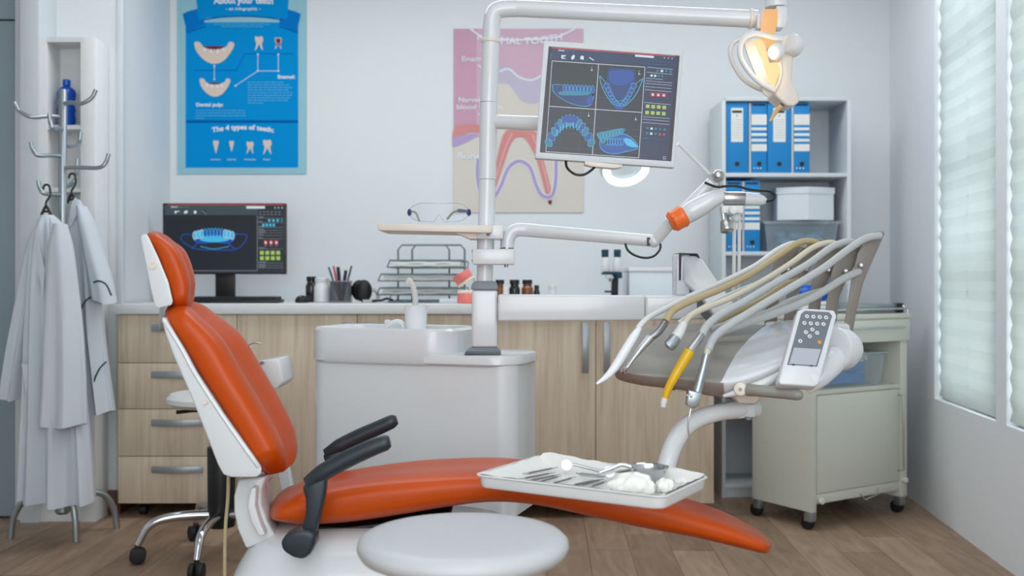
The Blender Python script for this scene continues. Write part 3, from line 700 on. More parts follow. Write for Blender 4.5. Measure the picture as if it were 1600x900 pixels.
# ---------------------------------------------------------------- bookcase
BY = 4.6; BX0, BX1 = P(1128, 0, BY).x, P(1330, 0, BY).x; BT = P(0, 156, BY).z
t = thing('bookcase', ((BX0+BX1)/2, BY, 0), 'pale grey open bookcase holding blue binders and boxes', 'bookcase')
for x in (BX0, BX1-.018): MB().box(x, x+.018, BY, 4.885, 0, BT).build('side_panel', 'grey_laminate', t, bevel=.001)
MB().box(BX0+.018, BX1-.018, BY, 4.885, BT-.004, BT+.014).build('top_panel', 'grey_laminate', t, bevel=.001)
MB().box(BX0+.018, BX1-.018, 4.872, 4.885, 0, BT-.004).build('back_panel', 'grey_laminate', t)
SH = [P(0, y, BY).z for y in (270, 393, 520, 640, 757)]
for z in SH: MB().box(BX0+.018, BX1-.018, BY+.002, 4.872, z-.018, z).build('shelf', 'grey_laminate', t, bevel=.001)
MB().box(BX0+.018, BX1-.018, BY+.02, BY+.034, 0, SH[4]-.018).build('plinth', 'grey_laminate', t)
def binder(p0, p1, z, h, wide, label, group, dy=0):
    x0, x1 = P(p0, 0, BY+.01).x, P(p1, 0, BY+.01).x; y = BY+.015+dy
    t = thing('ring_binder', ((x0+x1)/2, y, z), label, 'binder', group)
    w_ = x1-x0; zt = z+h
    if wide:
        MB().box(x0+.001, x1-.001, y, y+.22, z+.0005, zt).build('binder_cover', 'binder_blue', t, bevel=.002)
        L = MB(); lx0, lx1 = x0+w_*.24, x1-w_*.24; L.box(lx0, lx1, y-.001, y-.0002, zt-h*.56, zt-h*.08, 0); L.box(lx0+w_*.05, lx1-w_*.05, y-.0016, y-.001, zt-h*.15, zt-h*.115, 1)
        L.cyl(((lx0+lx1)/2, y-.001, zt-h*.19), ((lx0+lx1)/2, y-.0016, zt-h*.19), .003, mi=1)
        for k in range(8): L.box(lx0+w_*.06, lx1-w_*.06, y-.0013, y-.001, zt-h*(.25+.036*k), zt-h*(.246+.036*k), 2)
        L.build('spine_label', ['paper', 'binder_dark', 'print_grey'], t, flat=True)
    else:
        MB().box(x0+w_*.12, x1-.001, y, y+.22, z+.0005, zt).build('binder_cover', 'binder_blue', t, bevel=.002)
        L = MB(); a, c = x0+w_*.12, x1-.001
        for u0, u1 in ((.17, .32), (.355, .395), (.435, .475), (.515, .555), (.59, .69)): lab(MB().box(a+.0005, c-.0005, y-.001, y-.0002, zt-h*u1, zt-h*u0, 0).build('spine_stripe', 'paper', t, flat=True), 'white spine stripe')
        L.box(a+w_*.06, c-w_*.1, y-.0012, y-.0002, zt-h*.05, zt-h*.02, 1)
        for k in range(3): L.cyl((a+w_*(.16+.18*k), y-.0012, z+h*.07), (a+w_*(.16+.18*k), y, z+h*.07), .0032, mi=0, n=8)
        L.build('spine_label', ['paper', 'binder_dark'], t, flat=True)
        lab(MB().box(x0, x0+w_*.11, y+.003, y+.2, z+.0005, zt-.002).build('page_edge', 'paper_grey', t), 'grey edge of the binder board')
    fx = (x0+x1)/2+(0 if wide else w_*.06)
    MB().tube([(fx+.0095*math.cos(q*PI/8), y-.001, z+h*.13+.0095*math.sin(q*PI/8)) for q in range(16)], .0018, 6, closed=True).cyl((fx, y-.0015, z+h*.13), (fx, y, z+h*.13), .009).build('finger_ring', 'black_plastic', t)
h1 = (268-157)/F*BY; h2 = (391-280)/F*BY
binder(1134, 1170, SH[0], h1, True, 'wide blue binder with white spine label, leftmost on the upper shelf', 'blue binders')
binder(1171, 1199, SH[0], h1, False, 'blue binder with white stripes between the two labelled binders', 'blue binders')
binder(1199.5, 1237, SH[0], h1, True, 'wide blue binder with white spine label, third along the upper shelf', 'blue binders')
binder(1237.5, 1266, SH[0], h1, False, 'striped blue binder at the right end of the upper row', 'blue binders')
binder(1132, 1160, SH[1], h2, False, 'striped blue binder on the second shelf against the bookcase side', 'blue binders')
binder(1160.5, 1188, SH[1], h2, False, 'striped blue binder on the second shelf next to the clear bin', 'blue binders')
# clear bin, hexagonal white box on top
def bin_(t, M_, wx, wy, h, body, rim, taper=.9):
    b = MB(); k = taper
    def q(sx, sy, z): return [Vector((-sx, -sy, z)), Vector((sx, -sy, z)), Vector((sx, sy, z)), Vector((-sx, sy, z))]
    b.rings([q(wx-.003, wy-.003, h), q(wx*k-.003, wy*k-.003, .004)], cap=False); 
    b2 = MB(); b2.rings([q(wx*k, wy*k, 0), q(wx, wy, h)], cap=False); b2.add(q(wx*k, wy*k, 0), [(0, 1, 2, 3)]); b2.xf(M_); b2.build('bin_wall', body, t)
    r = MB(); o = q(wx+.008, wy+.008, h); r.tube(o, .005, 6, closed=True); r.xf(M_); r.build('bin_rim', rim, t)
xb = (P(1190, 0, BY).x+P(1320, 0, BY).x)/2
M_ = Matrix.Translation((xb+.002, BY+.14, SH[1]+.002)); t = thing('plastic_bin', M_.translation, 'clear plastic bin of grey blue packets on the second bookcase shelf', 'bin')
bin_(t, M_, .172, .105, .135, 'cloudy_plastic', 'clear_plastic')
b = MB()
for k in range(9): b.sphere(M_ @ Vector((random.uniform(-.1, .1), random.uniform(-.05, .05), .035+.05*random.random())), .035, (1.2, .8, .7), n=10)
tag(b.build('packet_pile', 'cyan_cloth', loc=M_ @ Vector((0, 0, .005))), 'grey blue packets inside the clear bookcase bin', 'packets')['kind'] = 'stuff'
p = P(1254, 343, BY+.1); p.z = SH[1]+.148
t = thing('storage_box', p, 'white six-sided lidded box standing on the clear bookcase bin', 'box')
def hexa(r, z0, z1, sx=1, sy=.62): return [[p+Vector((r*sx*math.cos(a), r*sy*math.sin(a), z)) for a in [PI/2+PI/3*k+PI for k in range(6)]] for z in (z0, z1)]
MB().rings(hexa(.152, .0, .128)).build('box_body', 'cardboard_white', t, ang=20); MB().rings(hexa(.158, .122, .152)).build('box_lid', 'cardboard_white', t, ang=20)
# ---------------------------------------------------------------- metal trolley
TR = math.radians(32); TM = Matrix.Translation((1.198, 3.98, 0)) @ Matrix.Rotation(TR, 4, 'Z'); TW, TD = .60, .325
TR2 = math.radians(40)                     # side face runs back
t = thing('metal_trolley', (1.35, 4.25, 0), 'cream metal trolley on casters in the right corner by the window', 'trolley')
def tb(x0, x1, y0, y1, z0, z1): return MB().box(x0, x1, y0, y1, z0, z1).xf(TM)
zb = 1-(802-440)/F*3.98; zt = .872
zd1 = 1-(612-440)/F*4.1; zn0 = 1-(606-440)/F*4.12; zn1 = 1-(536-440)/F*4.12
tb(0, .03, 0, TD, zb, zt-.06).build('side_panel', 'cream_metal', t, bevel=.004)
tb(TW-.045, TW, 0, TD, zb, zt-.06).build('side_panel', 'cream_metal', t, bevel=.004)
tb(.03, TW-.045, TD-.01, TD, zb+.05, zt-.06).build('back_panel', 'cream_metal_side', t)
tb(.03, TW-.045, .006, TD-.01, zb+.03, zb+.07).build('bottom_panel', 'cream_metal', t, bevel=.002)
tb(.03, TW-.045, .004, TD-.01, zn0-.018, zn0).build('shelf', 'cream_metal', t, bevel=.002)
d = tb(.035, TW-.05, .002, .02, zb+.072, zn0-.02).build('door', 'cream_metal', t, bevel=.003)
hx = TW-.063; MB().tube([(hx, 0, zn0-.045), (hx+.006, -.022, zn0-.047), (hx+.008, -.024, zb+.12), (hx, 0, zb+.118)], .004, 8).xf(TM).build('door_handle', 'chrome', d)
d = tb(-.006, TW+.004, -.012, TD+.01, zn1, zt-.03).build('top_drawer', 'cream_metal', t, bevel=.006)
MB().tube([(.05, -.02, zn1+.06), (TW-.05, -.02, zn1+.06)], .005, 8).xf(TM).build('drawer_rail', 'chrome', d)
tb(-.008, TW+.008, -.014, TD+.012, zt-.03, zt-.008).build('top_panel', 'cream_metal', t, bevel=.005)
b = MB(); b.tube([(0, 0, zt+.012), (TW, 0, zt+.012), (TW, TD, zt+.012), (0, TD, zt+.012)], .004, 8, closed=True)
for x in (0, TW):
    for y in (0, TD): b.cyl((x, y, zt-.01), (x, y, zt+.012), .004)
b.xf(TM).build('guard_rail', 'chrome', t)
for i, (x, y) in enumerate(((.02, .025), (TW-.02, .025), (.02, TD-.02), (TW-.02, TD-.02))):
    c = MB(); c.cyl((x-.014, y+.012, .027), (x+.014, y+.012, .027), .027).cyl((x, y, .045), (x, y, zb+.01), .009); c.xf(TM); cc = c.build('caster', 'black_rubber', t, bevel=.003)
    c = MB(); c.box(x-.017, x+.017, y-.018, y+.018, .035, zb+.002); c.xf(TM); lab(c.build('caster_fork', 'satin_metal', cc, bevel=.002), 'grey metal caster fork')
for x, z in ((.045, zb+.045), (TW-.03, zb+.075)):
    MB().cyl((x, 0, z), (x, -.02, z), .012).xf(TM).build('bumper_knob', 'cream_plastic', t, bevel=.002)
MB().tube([(.3, .01, zb+.05), (.31, -.01, zb+.02), (.4, -.01, zb+.035), (.41, .01, zb+.06)], .003, 6).xf(TM).build('hook_wire', 'chrome', t)
# clear bin with blue cloth in the trolley's open bay
M_ = TM @ Matrix.Translation((.29, .14, zn0+.002)); bt = thing('plastic_bin', M_.translation, 'clear plastic bin of folded blue cloths inside the trolley', 'bin')
bin_(bt, M_, .2, .11, .135, 'clear_plastic', 'cloudy_plastic')
for k, nm in enumerate(('lower', 'upper')):
    b = MB(); R = []
    for i in range(11):
        x = -.13+.25*i/10; z0 = .006+.05*k; q = .004*math.sin(i*1.7+k)
        R.append([Vector((x, -.07+q, z0)), Vector((x, .08, z0)), Vector((x, .08, z0+.045+q)), Vector((x, -.07+q, z0+.047+q))])
    b.rings(R).xf(M_); tag(b.build('folded_cloth', 'blue_cloth', loc=M_ @ Vector((0, 0, .006+.05*k)), bevel=.008), '%s folded blue cloth inside the trolley bin' % nm, 'cloth', 'folded blue cloths')
b = MB(); b.tube([M_ @ Vector(v) for v in ((.06, -.085, .125), (.075, -.09, .1), (.09, -.088, .13), (.1, -.09, .105), (.11, -.085, .128), (.09, -.08, .14), (.06, -.08, .135))], .0025, 6, k=4)
tag(b.build('white_cord', 'hose_white', loc=M_ @ Vector((.08, -.08, .1))), 'coiled white cord on the rim of the trolley bin', 'cord')
# on top of the trolley
def TP(x, y, z): return TM @ Vector((x, y, z))
t = thing('instrument_case', TP(.33, .17, zt), 'flat grey metal case with black corner clamp on top of the trolley', 'case')
MB().box(.32, .585, .03, .29, zt-.0075, zt+.008).xf(TM).build('case_base', 'steel_dark', t, bevel=.003)
MB().box(.32, .575, .03, .29, zt+.009, zt+.032).xf(TM).build('case_lid', 'satin_metal', t, bevel=.004)
MB().box(.578, .606, .02, .06, zt-.007, zt+.035).xf(TM).build('corner_clamp', 'black_plastic', t, bevel=.004)
MB().sphere(TP(.592, .012, zt+.02), .009).build('clamp_knob', 'chrome', t)
c = P(1256, 468, 4.31); t = thing('towel_stack', (c.x, 4.31, zt-.008), 'folded white towel on the left end of the trolley top', 'towel')
for k in range(3): MB().box(c.x-.08+.004*k, c.x+.085, 4.25, 4.37, zt-.0075+.017*k, zt+.0085+.017*k).build('towel_fold', 'white_laminate', t, bevel=.007)
c = P(1272, 438, 4.31); b = MB(); R = []
t = thing('blue_bag', (c.x, 4.31, zt+.043), 'bright blue plastic bag on the folded white towel', 'bag')
b.sphere((c.x-.03, 4.31, zt+.078), .05, (1.2, .8, .7)); b.build('bag_body', 'blue_plastic', t); MB().sphere((c.x+.03, 4.31, zt+.092), .042, (1, .8, 1.15)).build('bag_top', 'blue_plastic', t)
# ---------------------------------------------------------------- coat rack and coats
RY = 3.86; rx = P(98, 0, RY).x; rt = P(0, 140, RY).z
t = thing('coat_rack', (rx, RY, 0), 'grey metal coat rack with curved hooks and arched legs', 'coat rack')
MB().cyl((rx, RY, .14), (rx, RY, rt), .0155).build('pole', 'satin_metal', t, bevel=.002)
MB().lathe([(.02, .1), (.028, .11), (.028, .17), (.018, .18)], (rx, RY, 0), 20).build('hub', 'satin_metal', t)
hooks = [(22, 160, 50, 183, 3.78, 183), (150, 140, 127, 162, 3.78, 162), (77, 178, 82, 200, 3.72, 203), (48, 222, 60, 243, 3.76, 244), (170, 240, 155, 262, 3.80, 262), (126, 206, 122, 226, 3.98, 225), (60, 282, 68, 302, 3.78, 304), (121, 248, 118, 280, 3.96, 288)]
for i, (tx, ty, mx_, my, d_, by) in enumerate(hooks):
    MB().tube([(rx, RY, P(0, by, RY).z), (rx+(P(mx_, 0, d_).x-rx)*.45, RY+(d_-RY)*.45, P(0, by+1, RY).z), P(mx_, my, d_), P((tx+mx_)/2+(tx-mx_)*.2, (ty+my)/2+2, d_), P(tx, ty, d_)], .0078, 10, k=6).build('hook', 'satin_metal', t)
for tx, ty in ((16, 842), (119, 847), (78, 806), (183, 826)):
    d_ = F/(ty-440); f = P(tx, ty, d_); f.z = 0
    a = Vector((rx, RY, .145)); d2 = (f-a); hx_ = Vector((d2.x, d2.y, 0))
    MB().tube([a, a+hx_*.35+Vector((0, 0, .02)), a+hx_*.72+Vector((0, 0, .005)), a+hx_*.93+Vector((0, 0, -.06)), Vector((f.x, f.y, 0.001))], [.0125]*5, 12, k=6).build('leg', 'satin_metal', t)
def hanger(cx, cy, d_, lbl):
    c = P(cx, cy, d_); t = thing('clothes_hanger', c, lbl, 'hanger')
    b = MB(); b.tube([c+Vector(v) for v in ((-.012, 0, .028), (-.006, 0, .045), (.01, 0, .045), (.016, 0, .02), (.012, 0, 0), (0, 0, -.02), (0, 0, -.04))], .0042, 8, k=5); b.build('hook', 'black_plastic', t)
    b = MB(); b.tube([c+Vector(v) for v in ((-.018, 0, -.07), (-.012, 0, -.055), (0, 0, -.035), (.012, 0, -.055), (.018, 0, -.07))], .0055, 8, k=4); b.tube([c+Vector((-.01, 0, -.055)), c+Vector((.01, 0, -.055))], .004, 8)
    b.build('shoulder_bar', 'black_plastic', t)
def drape(st, d_, amp=.006, folds=5, ph=0, cap=True):
    b = MB(); R = []; n = 40; q = []
    ss, _ = smooth([Vector((a, c, y)) for a, c, y, *r in st], [r[0] if r else .05 for *_x, r in [(0, s[3:]) for s in st]], 4)
    dep = [s[3] if len(s) > 3 else .05 for s in st]
    for i, v in enumerate(ss):
        f = i/4; k = min(int(f), len(dep)-2); dp = dep[k]+(dep[k+1]-dep[k])*(f-k)
        a, c = P(v.x, v.z, d_), P(v.y, v.z, d_); cx = (a.x+c.x)/2; w_ = abs(c.x-a.x)/2; prog = i/len(ss)
        R.append([Vector((cx+w_*math.cos(t_), d_+dp*math.sin(t_)*(1+.1*math.sin(3*t_))+amp*prog*2.4*math.cos(folds*t_+ph+prog*1.2)*abs(math.sin(t_)), a.z+.004*math.sin(2*t_+ph)*prog*2)) for t_ in [2*PI*j/n for j in range(n)]])
    return b.rings(R, cap)
hanger(72, 308, 3.80, 'black hanger holding the long lab coat in front')
t = thing('lab_coat', P(90, 785, 3.78), 'long white lab coat hanging on the left of the coat rack', 'coat')
drape([(64, 84, 336, .02), (56, 98, 352, .045), (49, 108, 385, .06), (44, 116, 440, .065), (40, 124, 520, .07), (38, 132, 610, .075), (34, 141, 700, .08), (31, 147, 783, .085)], 3.78, .02, 8).build('coat_body', 'coat_fabric', t)
drape([(58, 76, 346, .03), (44, 74, 380, .04), (32, 66, 430, .04), (22, 56, 490, .045), (11, 46, 550, .045), (1, 36, 622, .045)], 3.84, .009, 5, 1).build('sleeve', 'coat_fabric', t)
drape([(84, 104, 350, .03), (76, 114, 390, .045), (72, 122, 450, .045), (68, 130, 520, .045), (66, 134, 590, .045), (62, 136, 664, .045)], 3.70, .009, 5, 2).build('sleeve', 'coat_fabric', t)
def strip(pts, d_, th=.004): b = MB(); return b.prism([P(x, y, d_) for x, y in pts], (0, th, 0))
strip([(66, 335), (60, 352), (62, 385), (70, 420), (67, 470), (63, 445), (52, 400), (55, 360)], 3.712).build('lapel', 'coat_fabric', t, bevel=.002)
strip([(76, 336), (84, 352), (88, 390), (82, 440), (72, 480), (74, 430), (80, 385), (76, 360)], 3.700).build('lapel', 'coat_fabric', t, bevel=.002)
strip([(33, 568), (62, 572), (60, 622), (40, 612)], 3.715, .006).build('pocket', 'coat_fabric', t, bevel=.002)
hanger(112, 290, 3.93, 'black hanger holding the short coat with dark piping')
t = thing('medical_tunic', P(140, 640, 3.95), 'short white tunic with dark teal piping hanging on the right of the rack', 'coat')
drape([(113, 124, 312, .02), (108, 136, 335, .045), (106, 148, 380, .055), (108, 156, 440, .06), (112, 160, 510, .06), (122, 168, 580, .06), (134, 176, 644, .065)], 3.95, .014, 6, 2).build('tunic_body', 'coat_fabric', t)
drape([(120, 134, 322, .03), (124, 148, 350, .045), (132, 162, 395, .05), (140, 174, 435, .05), (146, 182, 472, .05)], 3.90, .004, 4).build('sleeve', 'coat_fabric', t)
strip([(116, 308), (106, 345), (104, 362), (113, 350), (122, 330), (124, 314)], 3.885).build('collar', 'coat_fabric', t, bevel=.002)
MB().tube([P(146, 441, 3.845), P(155, 439, 3.84), P(166, 445, 3.84), P(174, 462, 3.85)], .0033, 6, k=6).build('piping', 'piping_teal', t)
MB().tube([P(124, 497, 3.885), P(127, 482, 3.88), (P(134, 470, 3.88)), P(142, 464, 3.88)], .0033, 6, k=6).build('piping', 'piping_teal', t)
MB().tube([P(146, 616, 3.88), P(147, 596, 3.88), P(155, 577, 3.88), P(166, 565, 3.885)], .0033, 6, k=6).build('piping', 'piping_teal', t)
# ---------------------------------------------------------------- chrome stool behind the chair
def star_base(t, c, r, z_h, ang0, mats=('chrome', 'black_rubber')):
    for k in range(5):
        a = ang0+2*PI*k/5; d = Vector((math.cos(a), math.sin(a), 0))
        lg = MB().tube([c+Vector((0, 0, z_h))+d*.03, c+Vector((0, 0, z_h+.002))+d*r*.55, c+Vector((0, 0, z_h-.02))+d*r*.85, c+Vector((0, 0, .065))+d*r], [.02, .017, .015, .012], 12, k=5).build('leg', mats[0], t)
        e = c+d*r; s = Vector((-d.y, d.x, 0)); cb = MB()
        for q in (-1, 1): cb.cyl(e+s*q*.006+Vector((0, 0, .029)), e+s*q*.024+Vector((0, 0, .029)), .0285, n=20)
        cb.cyl(e+Vector((0, 0, .03)), e+Vector((0, 0, .07)), .009); cb.build('caster', mats[1], lg, bevel=.003)
c = P(346, 0, 3.62); c.z = 0
t = thing('round_stool', c, 'small white round stool with chrome five-star base behind the dental chair', 'stool')
star_base(t, c, .285, .155, math.radians(198))
MB().cyl(c+Vector((0, 0, .11)), c+Vector((0, 0, .40)), .048, .05).build('column', 'black_plastic', t, bevel=.003)
zz = 1-(621-440)/F*3.62; c2 = P(331, 0, 3.62)
MB().cyl(c+Vector((0, 0, .38)), c+Vector((0, 0, zz-.035)), .016).build('gas_lift', 'chrome', t)
MB().lathe([(.11, -.03), (.17, -.026), (.19, -.012), (.19, .004), (.176, .018), (.1, .026), (.02, .028)], (c.x, c.y, zz), 40).build('seat', 'white_plastic', t)
MB().tube([Vector((c.x, c.y, zz-.045)), P(300, 642, 3.6), P(279, 644, 3.58), P(276, 644, 3.58)], [.006, .006, .007, .008], 8).build('lever', 'black_plastic', t)
# ---------------------------------------------------------------- white stool in the foreground
c = P(724, 0, 1.7); c.z = 0; zt_ = 1-(833-440)/F*1.7
t = thing('round_stool', c, 'large white padded round stool in the foreground before the chair', 'stool')
MB().lathe([(.12, -.034), (.158, -.030), (.174, -.022), (.1805, -.010), (.179, .0), (.170, .008), (.150, .011), (.1, .012), (.01, .012)], (c.x, c.y, zt_-.012), 64).build('seat', 'stool_vinyl', t, ang=60)
MB().cyl(c+Vector((0, 0, .12)), c+Vector((0, 0, zt_-.07)), .016).build('gas_lift', 'black_plastic', t)
MB().cyl(c+Vector((0, 0, zt_-.075)), c+Vector((0, 0, zt_-.046)), .05, .06).build('seat_plate', 'black_plastic', t, bevel=.003)
MB().cyl(c+Vector((0, 0, .1)), c+Vector((0, 0, .33)), .028).build('column', 'black_plastic', t, bevel=.003)
star_base(t, c, .225, .12, .3, ('black_plastic', 'black_rubber'))
# ---------------------------------------------------------------- dental chair
YN, YF = 2.14, 2.54        # near and far side of the upholstery
def pad(st, n=80, ex=3.2, dip=.16, bolster=.0, k=5, capf=(.55, .85, .97)):
    """st: (near_back, near_front, far_front, far_back) as 3-D points; rounded section with a dished front"""
    cols = []
    for j in range(4): cols.append(smooth([Vector(s[j]) for s in st], [1]*len(st), k)[0])
    N = len(cols[0]); R = []
    def sec(i, sc, sh=Vector((0, 0, 0))):
        nb, nf, ff, fb = (cols[j][i] for j in range(4)); c = (nb+nf+ff+fb)/4; r = []
        for q in range(n):
            a = 2*PI*q/n; ca, sa = math.cos(a), math.sin(a)
            u = math.copysign(abs(ca)**(2/ex), ca); v = math.copysign(abs(sa)**(2/ex), sa)
            q_ = min(1, abs(u)/.78); q_ = 1-q_*q_*(3-2*q_); v -= dip*2*q_*max(v, 0)
            s_, t_ = (u+1)/2, (v+1)/2
            p = (nb*(1-s_)+fb*s_)*(1-t_)+(nf*(1-s_)+ff*s_)*t_
            r.append(c+(p-c)*sc+sh)
        return r
    def cen(i): return sum((cols[j][i] for j in range(4)), Vector())/4
    def ax(i, j): return (cen(i)-cen(j)).normalized()
    th = lambda i: (cols[0][i]-cols[1][i]).length*.72
    a0 = ax(0, 1); t0 = th(0)
    for f in (.02, .14, .3, .5, .7, .85): R.append(sec(0, f if f < .05 else math.sqrt(1-(1-f)**2)*.98+.0, a0*t0*(1-f)))
    for i in range(N): R.append(sec(i, 1))
    a1 = ax(N-1, N-2); t1 = th(N-1)
    for f in (.85, .7, .5, .3, .14, .02): R.append(sec(N-1, f if f < .05 else math.sqrt(1-(1-f)**2)*.98, a1*t1*(1-f)))
    return MB().rings(R)
def N_(x, y): return P(x, y, YN)
def F_(x, y): return P(x, y, YF)
base = Vector((P(600, 0, 2.35).x, 2.35, 0))
t = thing('dental_chair', base, 'orange upholstered dental chair with white shells, the largest thing in the middle of the room', 'dental chair')
# backrest: each row = near back px, near ridge px, far ridge px
rows = [((255, 514), (304, 489), (338, 484)), ((284, 564), (344, 529), (384, 519)), ((314, 613), (374, 581), (416, 569)), ((346, 662), (407, 635), (447, 624)),
        ((372, 704), (431, 678), (466, 663)), ((382, 720), (440, 698), (470, 682))]
st = []
for b_, f_, g_ in rows:
    nb, nf, ff = N_(*b_), N_(*f_), F_(*g_); st.append((nb, nf, ff, nb+Vector((ff-nf))))
pad(st, dip=.42, ex=3.3).build('backrest', 'orange_leather', t, ang=80)
# backrest shell
def slab(near, yn, yf, mname, name, par, bev=.02, sh=.0, seg=4):
    a = [P(x, y, yn) for x, y in near]; b = MB(); b.prism(a, (sh, yf-yn, 0)); return b.build(name, mname, par, bevel=bev, seg=seg, ang=60)
slab([(252, 496), (258, 497), (274, 524), (289, 548), (308, 584), (328, 614), (350, 648), (374, 682), (398, 716), (409, 733), (408, 741), (400, 746), (362, 746), (349, 742), (340, 725), (322, 678), (298, 618), (271, 556), (258, 520)], 2.12, 2.46, 'white_enamel', 'backrest_shell', t, .010, sh=-.085)
MB().tube([P(256, 500, 2.125), P(272, 525, 2.12), P(287, 550, 2.12), P(306, 585, 2.12), P(348, 650, 2.12), P(396, 718, 2.12), P(405, 732, 2.125)], .005, 8, k=4).build('shell_rim', 'white_enamel', t)
MB().lathe([(.005, 0), (.0045, .003)], P(321, 629, 2.118), 12, ax=(0, -1, 0)).build('shell_screw', 'cream_plastic', t)
# headrest
rows = [((229, 379), (259, 372), (274, 376)), ((238, 401), (279, 388), (293, 390)), ((249, 431), (292, 415), (304, 414)), ((257, 453), (299, 440), (309, 438)), ((262, 469), (298, 460), (308, 454))]
st = []
for b_, f_, g_ in rows:
    nb, nf, ff = P(*b_, 2.18), P(*f_, 2.18), P(*g_, 2.42); st.append((nb, nf, ff, nb+(ff-nf)))
hr = pad(st, dip=.34, ex=3.2).build('headrest', 'orange_leather', t, ang=80)
slab([(219, 372), (221, 367), (229, 365), (236, 378), (247, 401), (263, 440), (270, 470), (268, 477), (248, 482), (242, 479), (236, 455), (226, 405)], 2.165, 2.40, 'white_enamel', 'headrest_shell', t, .010, sh=-.075)
hb = MB(); hb.lathe([(.0085, 0), (.0085, .003), (.004, .003), (.004, .001)], P(239, 414, 2.165), 18, ax=(0, -1, 0)); hb.build('shell_bolt', 'cream_plastic', t)
MB().box(P(255, 0, 2.3).x, P(272, 0, 2.3).x, 2.27, 2.37, P(0, 515, 2.3).z, P(0, 460, 2.3).z).build('headrest_bar', 'steel', t, bevel=.004)
# seat and leg rest
rows = [((434, 822), (447, 786), (462, 752)), ((470, 829), (492, 764), (500, 738)), ((540, 826), (560, 750), (570, 724)), ((620, 815), (640, 743), (650, 713)), ((700, 801), (715, 739), (722, 709)),
        ((770, 793), (785, 738), (785, 709)), ((840, 798), (850, 745), (842, 716)), ((920, 815), (930, 757), (915, 728)), ((1000, 832), (1010, 775), (990, 748)), ((1080, 846), (1085, 800), (1075, 774)),
        ((1145, 860), (1146, 820), (1134, 797)), ((1190, 869), (1198, 843), (1182, 824))]
st = []
for b_, f_, g_ in rows:
    nb, nf, ff = N_(*b_), N_(*f_), F_(*g_); fb = F_(g_[0], 0); fb = ff+(nb-nf); st.append((nb, nf, ff, fb))
pad(st, dip=.10, ex=3.4, k=5).build('seat_cushion', 'orange_leather', t, ang=80)
slab([(470, 822), (540, 824), (620, 815), (700, 802), (705, 806), (560, 829), (480, 830)], 2.2, 2.46, 'black_plastic', 'seat_pan', t, .004)
# white hinge arm between backrest and seat
b = MB(); o = []; inn = []
for q in range(9):
    f = q/8
    a_ = [(368, 752), (363, 790), (372, 825), (388, 850)]; c_ = [(424, 748), (411, 785), (420, 815), (440, 838)]
o = [(372, 750), (365, 775), (365, 800), (371, 828), (384, 858)]; inn = [(432, 840), (417, 815), (408, 790), (408, 765), (415, 745)]
slab(o+inn, 2.20, 2.26, 'white_enamel', 'hinge_arm', t, .006, seg=3)
slab([(x+4, y) for x, y in o]+[(x-4, y) for x, y in inn], 2.38, 2.44, 'white_enamel', 'hinge_arm', t, .006, seg=3)
slab([(392, 762), (386, 790), (392, 815), (404, 838), (414, 836), (404, 812), (398, 790), (400, 762)], 2.17, 2.2, 'white_plastic', 'hinge_cover', t, .004)
slab([(405, 760), (396, 790), (403, 815), (418, 834), (424, 832), (410, 812), (404, 790), (410, 762)], 2.262, 2.378, 'white_plastic', 'hinge_guard', t, .003)
# base hood
b = MB(); R = []
for (x0, x1, y0, y1, z) in ((-.70, .12, 1.98, 2.66, .0), (-.70, .10, 1.99, 2.64, .06), (-.665, .06, 2.02, 2.62, .16), (-.645, .03, 2.05, 2.58, .28), (-.62, .01, 2.08, 2.55, .36), (-.59, .0, 2.11, 2.52, .41), (-.555, -.02, 2.15, 2.48, .44), (-.51, -.06, 2.20, 2.43, .455)):
    cx, cy, hx_, hy = (x0+x1)/2, (y0+y1)/2, (x1-x0)/2, (y1-y0)/2; r = []
    for q in range(40):
        a = 2*PI*q/40; ca, sa = math.cos(a), math.sin(a)
        r.append(Vector((cx+hx_*math.copysign(abs(ca)**.55, ca), cy+hy*math.copysign(abs(sa)**.6, sa), z)))
    R.append(r)
b.rings(R).build('base_hood', 'white_enamel', t, ang=70)
# armrests
def armrest(par, top, under, post, foot, d, pad_w):
    ar = MB(); pts = [P(x, y, d) for x, y in top]
    ar.tube(pts, under, 14, k=5, flat=1.0, up=(0, 1, 0)); o_ = ar.build('armrest', 'dark_armrest', par, ang=70)
    if post: b = MB(); b.prism([P(x, y, d-.012) for x, y in post], (0, .03, 0)); b.build('armrest_post', 'dark_armrest', o_, bevel=.008, seg=3)
    if foot: b = MB(); b.prism([P(x, y, d-.025) for x, y in foot], (0, .05, 0)); b.build('armrest_pivot', 'dark_armrest', o_, bevel=.011, seg=4)
    return o_
armrest(t, [(480, 755), (505, 738), (545, 716), (580, 700), (602, 692), (609, 690)], [.0135, .0185, .0185, .018, .0165, .012], [(472, 764), (482, 745), (503, 740), (510, 745), (507, 775), (500, 805), (492, 836), (470, 836), (477, 800), (477, 780)],
        [(437, 848), (446, 836), (462, 829), (480, 829), (493, 835), (492, 850), (484, 867), (473, 876), (457, 872), (441, 862)], 2.06, .04)
armrest(t, [(509, 709), (530, 697), (560, 682), (590, 669), (612, 659), (620, 656)], [.013, .019, .019, .019, .018, .012], [(503, 712), (520, 700), (545, 706), (530, 725), (527, 790), (505, 790), (510, 730)], None, 2.57, .04)
MB().tube([P(485, 835, 2.05), P(489, 835, 2.2)], .012, 12).build('pivot_axle', 'black_plastic', t)
MB().tube([P(357, 744, 2.28), P(356, 780, 2.26), P(352, 830, 2.25), P(351, 905, 2.25), P(352, 960, 2.25), P(360, 1050, 2.28)], .0042, 8, k=4).build('drain_hose', 'hose_beige', t)
